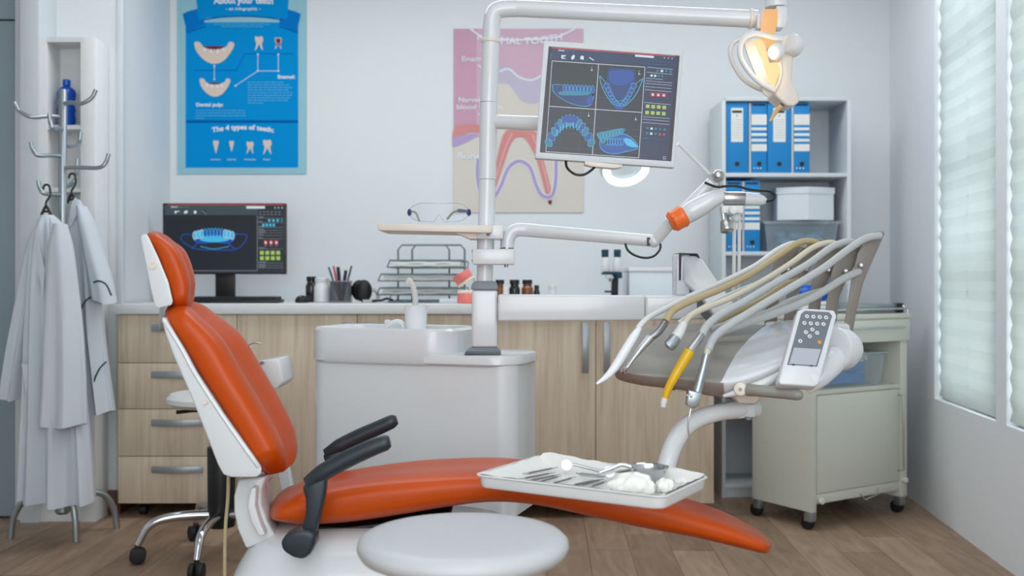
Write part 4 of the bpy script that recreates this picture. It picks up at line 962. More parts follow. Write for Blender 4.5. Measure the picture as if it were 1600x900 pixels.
# assistant's instrument holder behind the backrest
AY = 2.75
a = thing('assistant_holder', P(440, 1000, AY), 'white instrument holder with grey end on a slanting strut, half hidden behind the backrest', 'instrument holder')
b = MB(); b.prism([P(x, y, 2.66) for x, y in ((388, 575), (408, 563), (434, 560), (438, 566), (443, 597), (430, 610), (405, 590), (380, 590))], (0, .14, 0)); b.build('holder_body', 'white_enamel', a, bevel=.006, seg=3)
b = MB(); b.prism([P(x, y, 2.70) for x, y in ((434, 559), (439, 559), (444, 580), (443, 592), (439, 575))], (0, .1, 0)); b.build('holder_end', 'collar_grey', a, bevel=.002)
b = MB(); b.prism([P(x, y, 2.655) for x, y in ((394, 571), (410, 564), (413, 567), (398, 575))], (0, .02, 0)); b.build('holder_slot', 'collar_grey', a)
b = MB(); b.beam(P(421, 610, 2.76), P(455, 790, 2.66), .03, .028, up=(0, 1, 0)); b.build('support_strut', 'white_enamel', a, bevel=.004)
a2 = thing('three_way_syringe', P(378, 548, 2.7), 'chrome syringe tip poking out above the white holder behind the backrest', 'syringe')
MB().cyl(P(374, 553, 2.7), P(381, 541, 2.7), .010, .008).cyl(P(374, 553, 2.7), P(372, 580, 2.7), .008).build('syringe_body', 'chrome', a2, bevel=.001)
MB().tube([P(381, 545, 2.7), P(395, 536, 2.7), P(408, 537, 2.7)], [.003, .0022, .0015], 8, k=3).build('syringe_tip', 'chrome', a2)
# ---------------------------------------------------------------- spittoon unit with column, poles and arms
UL = P(474, 0, 3.02); UR = P(804, 0, 2.80)
ux = (UR-UL); ux.z = 0; UW = ux.length; ux.normalize(); uy = Vector((-ux.y, ux.x, 0))
def UP(s, t_, z): return Vector((UL.x, UL.y, 0))+ux*(s*UW)+uy*t_+Vector((0, 0, z))
def rrect(s0, s1, t0, t1, z, r, n=6):
    out = []; w0, w1 = s0*UW, s1*UW
    for cx, cy, a0 in ((w1-r, t0+r, -90), (w1-r, t1-r, 0), (w0+r, t1-r, 90), (w0+r, t0+r, 180)):
        for q in range(n+1):
            a = math.radians(a0+90*q/n); out.append(Vector((UL.x, UL.y, z))+ux*(cx+r*math.cos(a))+uy*(cy+r*math.sin(a)))
    return out
t = thing('spittoon_unit', UP(.5, .15, .3), 'white spittoon unit with column, overhead pole and arms behind the dental chair', 'dental unit')
b = MB(); b.rings([rrect(.015, .985, .015, .27, z, r) for z, r in ((.33, .04), (.35, .055), (.765, .055))]); b.build('cabinet_body', 'white_enamel', t)
b = MB(); b.rings([rrect(i, 1-i, j, .285-j, z, r) for i, j, z, r in ((.012, .008, .757, .085), (0, 0, .763, .085), (0, 0, .780, .085), (.006, .004, .788, .085), (.02, .012, .790, .08))]); b.build('top_slab', 'white_enamel', t)
zb_ = .862
b = MB(); b.rings([rrect(*v) for v in ((.004, .70, .004, .283, .7575, .083), (-.001, .702, -.001, .287, .764, .085), (-.001, .702, -.001, .287, .80, .085), (.002, .70, 0, .285, zb_-.008, .083), (.012, .69, .006, .279, zb_, .078), (.03, .672, .018, .267, zb_-.002, .068), (.05, .655, .03, .255, zb_-.03, .06), (.12, .6, .06, .22, zb_-.05, .05))]); b.build('bowl', 'white_enamel', t)
for s_ in (.22, .36): b = MB(); q = UP(s_, .272, zb_); b.box(q.x-.009, q.x+.009, q.y-.008, q.y+.008, q.z-.006, q.z+.014); b.build('rim_peg', 'white_plastic', t, bevel=.002)
MB().tube([P(584, 532, 3.07), P(597, 517, 3.07), P(611, 506, 3.07), P(623, 503, 3.07), P(630, 510, 3.07), P(631, 530, 3.07)], .0085, 12, k=5).build('rinse_spout', 'white_enamel', t)
# column
CYc = 2.90
def bx(x0, x1, y0, y1, d0, d1): a = P(x0, y1, d0); c = P(x1, y0, d0); return MB().box(a.x, c.x, d0, d1, a.z, c.z)
b = MB(); R = []
for x0, x1, y, d0, d1 in ((725, 783, 553.8, 2.85, 2.95), (728, 780, 549, 2.84, 2.95), (736, 775, 543, 2.855, 2.935)):
    a, c = P(x0, y, d0), P(x1, y, d0); R.append([Vector((a.x, d0, a.z)), Vector((c.x, d0, a.z)), Vector((c.x, d1, a.z)), Vector((a.x, d1, a.z))])
b.rings(R).build('column_foot', 'collar_grey', t, bevel=.002)
cb = bx(737, 777, 453, 543, 2.855, 2.93); cb.build('column', 'white_enamel', t, bevel=.008, seg=3)
b = MB(); R = []
for x0, x1, y in ((736, 777.5, 453), (736, 777.5, 448), (738, 776, 442), (743, 771, 439)):
    a, c = P(x0, y, 2.853), P(x1, y, 2.853); i_ = 0 if y > 445 else .006; R.append([Vector((a.x, 2.853+i_, a.z)), Vector((c.x, 2.853+i_, a.z)), Vector((c.x, 2.932-i_, a.z)), Vector((a.x, 2.932-i_, a.z))])
b.rings(R).build('column_collar', 'collar_grey', t, bevel=.002)
PD = 2.893
def pole(p0, p1, r, name='pole', m='white_enamel'): return MB().cyl(p0, p1, r, n=28).build(name, m, t)
pole(P(757, 440, PD), P(758, 414, PD), px(12.5, PD)); pole(P(758.5, 390, PD), P(759, 372, PD), px(13.5, PD))
pole(P(759.5, 365, PD), P(761.5, 281, PD), px(13, PD)); pole(P(761.5, 280.4, PD), P(763.5, 161, PD), px(13.6, PD)); 
b = MB(); b.tube([P(763.5, 160.4, PD), P(767, 66, PD), P(768.5, 35, PD), P(773, 19, PD), P(786, 14, PD), P(806, 13, PD)], px(13.6, PD), 24, k=6); b.build('pole_bend', 'white_enamel', t)
MB().cyl(P(766.7, 67, PD), P(767, 61, PD), px(15, PD), n=28).build('pole_ring', 'cream_plastic', t, bevel=.001)
MB().cyl(P(806.3, 13, PD), P(1184, 30, 2.78), px(13.2, PD), px(13.8, 2.78), n=28).build('overhead_arm', 'white_enamel', t)
MB().cyl(P(1170, 29.5, 2.78), P(1175, 29.7, 2.78), px(15.5, 2.78), n=28).build('arm_ring', 'cream_plastic', t, bevel=.001)
# shelf and clamp blocks
b = MB(); zt0 = P(0, 349, 2.8).z; zt1 = P(0, 361, 2.8).z
b.prism([P(590, 349.5, 2.80), P(769, 352, 2.80), P(769, 364, 2.80), P(590, 360, 2.80)], (0, .22, 0)); b.build('tray_shelf', 'cream_plastic', t, bevel=.003)
b = MB(); b.prism([P(x, y, 2.83) for x, y in ((706, 361), (745, 363), (745, 373.5), (733, 373))], (0, .1, 0)); b.build('shelf_gusset', 'cream_plastic', t, bevel=.001)
b = bx(745, 786, 352, 373, 2.83, 2.96); b.build('shelf_clamp', 'white_enamel', t, bevel=.002)
MB().lathe([(.0055, 0), (.0045, .002), (.001, .002)], P(762.5, 366.5, 2.83), 14, ax=(0, -1, 0)).build('clamp_screw', 'collar_grey', t)
b = bx(738, 804, 389, 413, 2.83, 2.96); b.build('arm_clamp', 'white_enamel', t, bevel=.003)
for y in (392, 407): q = P(738.5, y, 2.83); MB().box(q.x-.003, q.x+.001, 2.85, 2.86, q.z-.004, q.z+.004).build('clamp_slot', 'black_plastic', t)
MB().cyl(P(791, 413, PD), P(791, 417.5, PD), .006).build('clamp_bolt', 'steel_dark', t)
MB().cyl(P(792, 388.9, PD), P(792, 387, PD), px(11, PD), n=20).build('clamp_washer', 'steel_dark', t)
# monitor arm
MB().cyl(P(776, 190, PD), P(845, 193, 2.83), px(11.5, PD), n=20).build('monitor_arm', 'white_enamel', t)
# beam to the instrument head
b = MB(); b.prism([P(x, y, 2.84) for x, y in ((778, 460), (1008, 462), (1008, 501), (778, 502))], (0, .1, 0)); b.build('main_beam', 'white_enamel', t, bevel=.006, seg=3)
b = MB(); b.prism([P(x, y, 2.835) for x, y in ((1008.5, 462), (1112, 462), (1112, 492), (1100, 499), (1008.5, 501))], (0, .11, 0)); b.build('beam_end', 'white_enamel', t, bevel=.008, seg=3)
b = MB(); b.prism([P(x, y, 2.85) for x, y in ((1057, 398), (1062, 396), (1078, 396), (1078, 461), (1057, 461))], (0, .08, 0)); b.build('joint_post', 'white_enamel', t, bevel=.004)
b = MB(); b.prism([P(x, y, 2.835) for x, y in ((1062, 395), (1090, 396), (1094, 403), (1091, 401), (1088, 398), (1065, 398), (1064, 438), (1062, 438))], (0, .10, 0)); b.build('joint_gasket', 'black_plastic', t, bevel=.001)
b = MB(); b.prism([P(x, y, d) for x, y, d in ((1065, 399, 2.85), (1088, 399, 2.85), (1098, 405, 2.84), (1135, 458, 2.78), (1190, 530, 2.70), (1150, 545, 2.70), (1100, 470, 2.78), (1066, 438, 2.85))], (0, .075, 0)); b.build('spring_arm', 'white_enamel', t, bevel=.006, seg=3)
b = MB(); b.beam(P(1074, 440, 2.87), P(1120, 505, 2.80), .02, .04); b.build('arm_link', 'label_grey', t, bevel=.004)
# ---------------------------------------------------------------- cup, ejector, glasses
c = P(650, 525, 2.97); c.z = zb_-.0505; top = P(0, 477, 2.97).z-c.z
c = UP(.5, .14, zb_-.05)
cc = P(650, 0, c.y); c.x = cc.x; hgt = P(0, 477, c.y).z-c.z; k_ = px(1, c.y)
t = thing('drinking_cup', c, 'translucent white plastic cup standing in the spittoon bowl', 'cup')
b = MB(); b.lathe([(13*k_, 0), (14.5*k_, .002), (18.2*k_, hgt-.002), (18.8*k_, hgt), (17.6*k_, hgt), (13.5*k_, .004), (.001, .004)], c, 36); b.build('cup_wall', 'cup_plastic', t)
e = c+Vector((0, .0, .01)); d_ = c.y
t = thing('saliva_ejector', P(650, 500, d_), 'cream curved saliva ejector tube standing in the white cup', 'ejector')
MB().tube([P(648, 520, d_), P(649, 475, d_), P(648, 460, d_), P(645, 447, d_), P(641, 440, d_)], px(4.6, d_), 12, k=5).build('ejector_tube', 'hose_white', t)
MB().tube([P(642.5, 441.5, d_), P(639, 438, d_), P(637, 443, d_)], px(4.4, d_), 12, k=4).build('ejector_tip', 'white_plastic', t)
gy = 2.86; t = thing('safety_glasses', P(686, 347, gy), 'clear safety glasses with navy temples on the shelf beside the pole', 'glasses')
def GP(x, y, d=gy): return P(x, y, d)
b = MB(); up = []; lo = []; n = 24
for i in range(n+1):
    u = -1+2*i/n; x = 686+u*46; dd = 2.83+.055*u*u
    yt = 317+11*abs(u)**5+ .8*math.cos(u*3); yb = 346.5-10*abs(u)**6-(12*max(0, 1-abs(u+.0)/.16))**1
    up.append(P(x, yt, dd)); lo.append(P(x, yb, dd))
for A_, B_ in zip(range(n), range(1, n+1)): b.add([up[A_], up[B_], lo[B_], lo[A_]], [(0, 1, 2, 3)])
lens = b.build('lens', 'clear_lens', t)
e_ = MB(); e_.tube(up+lo[::-1], .0012, 6, closed=True); lab(e_.build('lens_edge', 'cloudy_plastic', lens), 'pale lens edge')
for x, s_ in ((640, 1), (732.5, -1)):
    MB().sphere(P(x, 332, 2.89), .0095, (.7, 1.2, 1.15)).build('hinge_block', 'navy_plastic', t)
MB().tube([P(642, 330, 2.90), P(650, 333, 2.93), P(655, 345, 2.985)], .0034, 8, k=4).build('temple', 'grey_pad', t)
MB().tube([P(731, 330, 2.90), P(718, 329, 2.93), P(716, 329.5, 2.94)], [.004, .006, .004], 8, k=4).build('temple', 'navy_plastic', t)
MB().tube([P(717, 329, 2.94), P(708, 332, 2.96), P(699, 342, 2.99)], .0036, 8, k=4).build('temple_arm', 'grey_pad', t)
# ---------------------------------------------------------------- monitor on the arm
MY = 2.72
t = thing('ceiling_pole_monitor', P(952, 162, MY+.04), 'tilted light grey flat monitor on the pole arm showing four jaw scans', 'monitor')
def quadprism(pts, d, th): return MB().prism([P(x, y, d) for x, y in pts], (0, th, 0))
ol = [(850, 63), (1068, 78), (1054, 262), (836, 247)]
il = [(857.5, 72.5), (1062, 87), (1049, 252), (843.5, 238)]
b = MB(); cc_ = [P(x, y, MY) for x, y in ol]; ci = [P(x, y, MY) for x, y in il]
vs = cc_+ci+[v+Vector((0, .035, 0)) for v in cc_]+[v+Vector((0, .006, 0)) for v in ci]
fs = [(i, (i+1) % 4, 4+(i+1) % 4, 4+i) for i in range(4)]+[(i, (i+1) % 4, 8+(i+1) % 4, 8+i) for i in range(4)]+[(4+i, 4+(i+1) % 4, 12+(i+1) % 4, 12+i) for i in range(4)]+[(8, 9, 10, 11)]
b.add(vs, fs).build('monitor_frame', 'grey_laminate', t, bevel=.002)
mu = (ci[1]-ci[0]); 
A = Art(MY+.0045, .0003); sm = ['s_black', 's_navy', 's_navy2', 's_white', 's_grid', 's_blue', 's_cyan', 's_deep', 's_teal', 's_red', 's_green']
# content laid out on the unrotated zoom grid: crop pixels (0..900) of the screen region
def Z(x, y): return (830+x/3.6, 50+y/3.6)
def ZP(pts): return [Z(*p) for p in pts]
A.poly(ZP([(88, 80), (834, 132), (786, 728), (48, 682)]), 0); A.z = 2
A.poly(ZP([(118, 88), (820, 137), (815, 200), (112, 158)]), 1); A.poly(ZP([(640, 186), (812, 196), (770, 728), (606, 712)]), 2)
A.poly(ZP([(116, 84), (808, 132), (808, 139), (116, 91)]), 9)
A.z = 3
A.poly(ZP([(584, 127), (690, 135), (690, 147), (584, 139)]), 3)
sl = .066
A.text('Dental', *Z(152, 107), 3.6, 3, rot=sl, width=9, bold=.2); A.text('Viewer 2.00', *Z(186, 109.5), 3.6, 8, rot=sl, width=17)
A.poly(ZP([(170, 130), (195, 131), (194, 138), (180, 138), (180, 146), (193, 147), (192, 152), (169, 150)]), 3)
A.blob(ZP([(226, 140), (240, 128), (245, 135), (240, 152), (227, 155)]), 3, 3); A.blob(ZP([(276, 142), (285, 133), (296, 140), (294, 156), (288, 157), (284, 152), (278, 156)]), 3, 3)
A.line(ZP([(326, 143), (352, 160)]), 1.5, 3)
A.line(ZP([(113, 118), (109, 155)]), .9, 8)
# quadrant frames
A.line(ZP([(117, 163), (640, 198)]), .9, 3); A.line(ZP([(117, 163), (82, 673)]), .7, 3); A.line(ZP([(640, 198), (605, 708)]), .8, 3); A.line(ZP([(82, 673), (605, 708)]), .8, 3)
A.line(ZP([(379, 181), (344, 690)]), .9, 3); A.line(ZP([(100, 418), (622, 453)]), .9, 3)
for a_ in ([(385, 292), (630, 303)], [(383, 370), (624, 390)], [(455, 190), (440, 430)], [(548, 195), (530, 440)], [(98, 432), (358, 460)], [(92, 497), (352, 515)], [(86, 560), (350, 582)], [(84, 645), (346, 660)], [(176, 440), (155, 670)],
           [(280, 450), (268, 680)], [(370, 540), (612, 553)], [(366, 575), (612, 588)], [(362, 660), (606, 680)]): A.line(ZP(a_), .35, 4)
for a_ in ((340, 215), (606, 237), (322, 472), (588, 493)): A.ell(*Z(*a_), 1.1, 1.1, 3); A.line([Z(*a_), Z(a_[0]+1, a_[1]-18)], .4, 3); A.line([Z(*a_), Z(a_[0]+10, a_[1]+1)], .3, 3)
# 1: side view jaw
A.blob(ZP([(118, 300), (160, 298), (170, 330), (200, 352), (300, 360), (352, 345), (356, 310), (350, 370), (335, 412), (300, 416), (240, 405), (180, 375), (130, 340)]), 7)
A.curve(ZP([(118, 300), (128, 340), (175, 378), (240, 408), (310, 418), (340, 402), (352, 360)]), .8, 6); A.curve(ZP([(118, 298), (150, 296), (176, 300)]), .6, 6)
A.blob(ZP([(155, 338), (200, 332), (320, 335), (330, 352), (240, 358), (165, 354)]), 8); A.blob(ZP([(320, 365), (345, 360), (345, 400), (325, 408), (310, 395)]), 5)
A.z = 4
for i in range(9): x = 186+i*20; A.ell(*Z(x, 316+i*.9), 2.5, 6.2, 5); A.ring(*Z(x, 316+i*.9), 2.4, 6, .55, 6, n=14)
for i in range(12): A.line(ZP([(160+i*14, 338+i*.7), (163+i*14, 356+i*.4)]), .5, 6)
A.z = 3
# 2: top view arch
A.blob(ZP([(430, 215), (450, 205), (560, 208), (584, 222), (582, 290), (540, 360), (500, 382), (455, 355), (425, 290)]), 7, 4); A.blob(ZP([(440, 225), (500, 214), (572, 225), (572, 270), (520, 300), (450, 290)]), 5, 4)
A.curve(ZP([(385, 250), (395, 300), (430, 370), (470, 415), (500, 425), (540, 405), (590, 350), (628, 265)]), 1.0, 6); A.curve(ZP([(385, 245), (420, 290), (450, 360), (495, 390), (540, 362), (580, 300), (628, 262)]), .8, 6)
A.blob(ZP([(468, 408), (495, 402), (520, 408), (515, 432), (495, 438), (472, 430)]), 5)
A.z = 4
for i in range(15):
    u = (i-7)/7; x = 499+u*76; y = 412-108*abs(u)**1.7; r = 2.3+2.2*abs(u); A.ell(*Z(x, y), r, r*1.0, 5, n=14); A.ring(*Z(x, y), r, r*1.0, .6, 6, n=14)
A.z = 3
# 3: front arch
for i in range(15):
    u = (i-7)/7; x = 218+u*120; y = 500+128*u*u-3; r = 3.0+2.2*abs(u); h_ = 9.5-2.5*abs(u); rot = u*.75
    A.ell(*Z(x, y), r, h_, 5 if i % 2 else 8, rot, n=14); A.ring(*Z(x, y), r*.95, h_, .55, 6, rot, n=14)
    if abs(u) < .65: A.line(ZP([(x, y+10), (x+u*18, y+46)]), 1.3, 6)
A.ell(*Z(218, 490), 13, 6, 5)
# 4: three-quarter jaws
A.blob(ZP([(385, 610), (420, 640), (440, 600), (510, 572), (560, 590), (600, 650), (560, 668), (520, 680), (440, 685), (395, 665)]), 5); A.curve(ZP([(385, 610), (388, 650), (420, 678), (470, 686), (530, 674), (598, 655), (580, 610), (540, 582), (510, 572)]), .8, 6)
A.blob(ZP([(368, 572), (420, 558), (522, 542), (510, 575), (440, 600), (400, 625)]), 8); A.curve(ZP([(368, 572), (390, 610), (405, 628)]), .9, 6)
A.blob(ZP([(520, 600), (560, 605), (598, 648), (540, 640)]), 6, 3)
A.z = 4
for i in range(7): A.ring(*Z(396+i*18, 584-i*4), 2, 5.2, .55, 6, .1, n=12); A.ring(*Z(420+i*15, 618+(i % 3)), 2.2, 5.8, .6, 6, n=12)
A.z = 3
# side column
for j, (x0, y0) in enumerate(((655, 165), (655, 181))):
    for i in range(6 - j): A.rect(*Z(x0+i*22, y0+i*1.5), *Z(x0+i*22+13, y0+i*1.5+4), 4)
for (x0, y0, x1, y1) in ((652, 200, 795, 212), (648, 228, 793, 240), (645, 262, 740, 268), (643, 276, 790, 288), (641, 290, 789, 302), (640, 308, 788, 320), (638, 326, 786, 338), (634, 398, 784, 410), (629, 478, 778, 488), (627, 492, 777, 504), (625, 510, 776, 522), (618, 604, 768, 617)):
    A.line(ZP([(x0, y0), (x1, y1)]), .5, 3 if y0 < 600 else 4); A.line(ZP([(x0+2, y0-4), (x0+random.uniform(18, 48), y0-2)]), .9, 4)
def sq(x, y, s, mi): A.poly(ZP([(x, y), (x+s, y+s*.06), (x+s-1, y+s), (x-1, y+s*.94)]), mi)
for i in range(4): sq(704+i*24, 212+i*2, 14, 3 if i == 1 else 8); sq(670+i*20, 240+i*1.5, 13, 3 if i < 2 else 8)
for i in range(3): sq(671+i*31, 341+i*2, 24, 9); A.ell(*Z(683+i*31, 354+i*2), 1.7, 1.7, 3); A.line(ZP([(676+i*31, 372+i*2), (690+i*31, 373+i*2)]), .6, 4)
for j in range(2):
    for i in range(4): sq(644-j*3+i*31, 409+j*35+i*2, 21, 10)
    for i in range(5): sq(646-j*2+i*24, 536+j*28+i*2, 13, 9 if (j and i > 2) else (8 if i != 1 else 3))
for x in (741, 751):
    for y in (701, 712): A.rect(*Z(x, y), *Z(x+5, y+5), 3)
for i, x in enumerate((746, 768, 789)): A.rect(*Z(x, 144+i*2), *Z(x+5, 150+i*2), 3)
A.build('screen', sm, t, flat=True)
b = quadprism([(914, 252), (972, 257), (972, 261), (960, 263), (925, 260), (914, 257)], MY-.002, .04); b.build('button_strip', 'cream_plastic', t, bevel=.001)
MB().tube([P(884, 249, MY+.02), P(886, 262, MY+.01), P(898, 272, MY), P(912, 273, MY), P(924, 266, MY+.005), P(930, 260, MY+.015)], .0036, 8, k=5).build('cable', 'black_plastic', t)
b = quadprism([(846, 170), (900, 173), (898, 215), (843, 212)], MY+.036, .03); b.build('mounting_plate', 'cream_plastic', t, bevel=.003)
# ---------------------------------------------------------------- operating lamp
LD = 2.70
t = thing('operating_lamp', P(1212, -40, LD), 'white operating lamp glowing warm yellow, hanging from the overhead arm', 'lamp')
MB().tube([Vector((P(1213, 0, 2.76).x, 2.76, 2.698)), P(1213, 12, 2.76)], px(17.5, 2.76), 24).build('hanging_post', 'white_enamel', t)
b = MB(); b.prism([P(x, y, 2.735) for x, y in ((1213, 8), (1231, 8), (1231, 33), (1226, 43), (1213, 43))], (0, .05, 0)); b.build('post_joint', 'white_enamel', t, bevel=.004)
b = MB(); b.prism([P(x, y, 2.745) for x, y in ((1183, 22), (1194, 22), (1194, 45), (1183, 44))], (0, .03, 0)); b.build('joint_bracket', 'white_enamel', t, bevel=.003)
b = MB(); b.prism([P(x, y, 2.742) for x, y in ((1214, 38), (1220, 38), (1220, 42), (1214, 42))], (0, .01, 0)); b.build('joint_slot', 'black_plastic', t)
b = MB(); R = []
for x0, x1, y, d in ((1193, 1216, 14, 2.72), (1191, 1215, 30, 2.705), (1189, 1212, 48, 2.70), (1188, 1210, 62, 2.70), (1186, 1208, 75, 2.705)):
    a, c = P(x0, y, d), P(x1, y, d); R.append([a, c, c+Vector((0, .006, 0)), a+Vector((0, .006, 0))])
b.rings(R).build('bulb_lit_strip', 'bulb_lit_amber', t, bevel=.001)  # arm flap lit by the bulb; that light is put into an emissive amber colour
# housing
b = MB(); b.prism([P(x, y, LD+.01) for x, y in ((1203, 64), (1222, 56), (1240, 52), (1247, 58), (1251, 70), (1250, 82), (1240, 88), (1239, 105), (1238, 128), (1246, 142), (1250, 152), (1249, 160), (1240, 166), (1229, 165), (1212, 150), (1209, 147), (1218, 128), (1222, 100), (1208, 88))], (0, .085, 0)); b.build('lamp_housing', 'cream_plastic', t, bevel=.014, seg=4, ang=60)
MB().tube([P(1232, 66, LD+.0), P(1246, 76, LD+.02)], px(17, LD), 22).build('housing_cap', 'white_plastic', t, bevel=.008)
MB().sphere(P(1213, 81, LD-.02), px(13.5, LD), (1, .8, 1)).build('side_knob', 'white_plastic', t)
# reflector with glowing panel, shield, side loops
b = MB(); b.prism([P(x, y, LD) for x, y in ((1176, 61), (1190, 62), (1196, 72), (1202, 98), (1218, 97), (1219, 110), (1208, 143), (1203, 137), (1193, 108))], (0, .012, 0)); b.build('glowing_reflector', 'lamp_glow', t)
b = MB(); b.prism([P(x, y, LD-.012) for x, y in ((1162, 67), (1171, 61), (1177, 62), (1192, 100), (1206, 138), (1207, 146), (1199, 151), (1193, 146), (1182, 120), (1169, 88))], (0, .008, 0)); b.build('lamp_shield', 'cream_plastic', t, bevel=.002)
b = MB(); b.prism([P(x, y, LD-.004) for x, y in ((1164, 69), (1171, 66), (1199, 134), (1196, 143), (1186, 122))], (0, .003, 0)); b.build('shield_inner', 'paper_grey', t)
MB().tube([P(1222, 62, LD-.02), P(1196, 55, LD-.03), P(1180, 52, LD-.03), P(1164, 58, LD-.03), P(1156, 74, LD-.03), P(1158, 92, LD-.03), P(1170, 112, LD-.03), P(1188, 130, LD-.03), P(1208, 141, LD-.03)], [.007]*9, 12, k=5).build('handle_loop', 'white_plastic', t)
MB().tube([P(1172, 50, LD+.04), P(1158, 60, LD+.05), P(1145, 68, LD+.05), P(1141, 84, LD+.05), P(1148, 104, LD+.05), P(1162, 124, LD+.05), P(1184, 138, LD+.05), P(1205, 143, LD+.03)], [.0065]*8, 12, k=5).build('handle_loop', 'white_plastic', t)
MB().tube([P(1218, 98, LD-.012), P(1221, 112, LD-.014), P(1217, 130, LD-.014), P(1209, 144, LD-.012)], .0048, 10, k=4).build('guard_rim', 'cream_plastic', t)
MB().cyl(P(1224, 163, LD+.03), P(1219, 168, LD+.02), .008, .006).build('handle_socket', 'steel_dark', t)
MB().tube([P(1220, 166, LD+.02), P(1212, 175, LD+.015), P(1203, 190, LD+.01)], [.007, .0065, .0028], 12, k=4).build('grip', 'tan_handle', t)
ll = bpy.data.lights.new('lamp_bulb', 'POINT'); ll.energy = .16; ll.color = (1, .66, .34); ll.shadow_soft_size = .012
lo_ = bpy.data.objects.new('lamp_bulb', ll); scn.collection.objects.link(lo_); lo_.parent = t; lo_.location = P(1196, 88, LD-.045)-t.location
# ---------------------------------------------------------------- camera arm on the lower clamp
t = thing('camera_arm', P(792, 388, PD), 'jointed white arm with orange ring and silver camera head, held by the column clamp', 'camera arm')
MB().tube([P(792, 386.8, PD), P(793.5, 374, PD), P(799, 364, PD), P(808, 359, PD), P(822, 359, PD), P(840, 360.5, 2.885)], px(11, PD), 22, k=6).build('arm_bend', 'white_enamel', t)
MB().cyl(P(840, 360.5, 2.885), P(1020, 376, 2.8), px(10.8, 2.88), px(9.6, 2.8), n=24).build('lower_arm', 'white_enamel', t)
MB().sphere(P(1022, 377, 2.8), px(9.6, 2.8), (1, 1, 1)).build('elbow', 'white_enamel', t)
b = MB(); b.prism([P(x, y, 2.78) for x, y in ((1011, 371), (1016, 371), (1016, 374), (1014, 374), (1014, 380), (1016, 381), (1016, 384), (1011, 384))], (0, .003, 0)); b.build('elbow_slot', 'black_plastic', t)
MB().cyl(P(1025, 376, 2.8), P(1050, 345, 2.76), px(8.5, 2.8), px(9.5, 2.76), n=22).build('elbow_rod', 'white_enamel', t)
MB().cyl(P(1046, 350, 2.77), P(1112, 284, 2.74), px(9.5, 2.76), px(9, 2.74), n=22).build('upper_arm', 'white_enamel', t)
MB().tube([P(1038, 336, 2.72), P(1044, 346, 2.72)], .001, 6).build('pin', 'steel', t)
MB().tube([P(1047, 349, 2.74), P(1052, 346, 2.74), P(1058, 343, 2.738), P(1067, 338, 2.735), P(1071, 336, 2.735)], [px(13, 2.74), px(17.5, 2.74), px(16.5, 2.74), px(17.5, 2.74), px(15, 2.74)], 26, k=5).build('orange_ring', 'orange_plastic', t)
b = MB(); b.tube([P(1052, 339, 2.68), P(1054, 345, 2.682), P(1059, 350, 2.685)], .0035, 8, k=4); lab(b.build('ring_emblem', 'orange_plastic', t), 'raised mark on the orange ring')
MB().tube([P(1069, 337, 2.735), P(1080, 330, 2.73), P(1096, 321, 2.725), P(1112, 312, 2.72), P(1126, 306, 2.72), P(1130, 305, 2.72)], [px(15, 2.73), px(16.5, 2.73), px(16, 2.73), px(14, 2.73), px(11.5, 2.72), px(10.5, 2.72)], 26, k=5).build('camera_body', 'white_enamel', t)
MB().sphere(P(1122, 275, 2.74), px(10.5, 2.74)).build('ball_joint', 'steel', t)
MB().cyl(P(1125, 280, 2.74), P(1127, 300, 2.73), px(4.2, 2.74)).build('ball_stem', 'chrome', t)
MB().cyl(P(1130, 310, 2.72), P(1163, 310, 2.72), px(11, 2.72), n=26).build('silver_collar', 'steel', t, bevel=.0015)
MB().tube([P(1163, 310, 2.72), P(1178, 311, 2.72), P(1190, 313, 2.72), P(1196, 315, 2.72)], [px(10.6, 2.72), px(10, 2.72), px(8, 2.72), px(5, 2.72)], 22, k=5).build('rear_cap', 'white_enamel', t)
b = MB(); b.prism([P(x, y, 2.70) for x, y in ((1128, 321), (1161, 321), (1161, 333), (1128, 333))], (0, .035, 0)); b.build('mount_block', 'white_plastic', t, bevel=.002)
MB().cyl(P(1146, 328, 2.70), P(1146, 328, 2.675), px(6.5, 2.7), n=20).build('mount_knob', 'white_plastic', t, bevel=.002)
MB().cyl(P(1130, 333, 2.71), P(1131, 348, 2.71), px(4, 2.7)).cyl(P(1138, 336, 2.72), P(1137, 349, 2.71), px(2, 2.7)).build('lens_stem', 'chrome', t)
b = MB(); b.cyl(P(1134, 346, 2.71), P(1136, 361, 2.70), px(9.5, 2.7), px(10.5, 2.7), n=26); b.build('camera_lens', 'steel', t, bevel=.001)
MB().sphere(P(1150, 338, 2.73), px(8, 2.73), (1, .7, 1.1)).build('hose_socket', 'white_plastic', t)
MB().tube([P(1147, 345, 2.74), P(1147, 400, 2.76), P(1146, 470, 2.78)], px(3, 2.75), 10, k=3).build('drop_tube', 'hose_white', t)
MB().tube([P(1155, 343, 2.74), P(1155, 400, 2.76), P(1154, 470, 2.78)], px(2.6, 2.75), 10, k=3).build('drop_tube', 'hose_white', t)
cb_ = MB(); cb_.tube([P(1101, 285, 2.70), P(1108, 288, 2.70), P(1120, 292, 2.69), P(1135, 291, 2.69), P(1152, 291, 2.69), P(1170, 296, 2.69), P(1188, 298, 2.69), P(1201, 299, 2.69), P(1210, 304, 2.70), P(1209, 311, 2.70), P(1198, 315, 2.71)], .0034, 8, k=5)
cb_.build('black_cable', 'black_plastic', t)
MB().tube([P(977, 381, 2.78), P(981, 391, 2.77), P(992, 399, 2.77), P(1008, 403, 2.77), P(1022, 400, 2.77), P(1031, 390, 2.775), P(1032, 381, 2.78)], .0032, 8, k=5).build('black_cable', 'black_plastic', t)
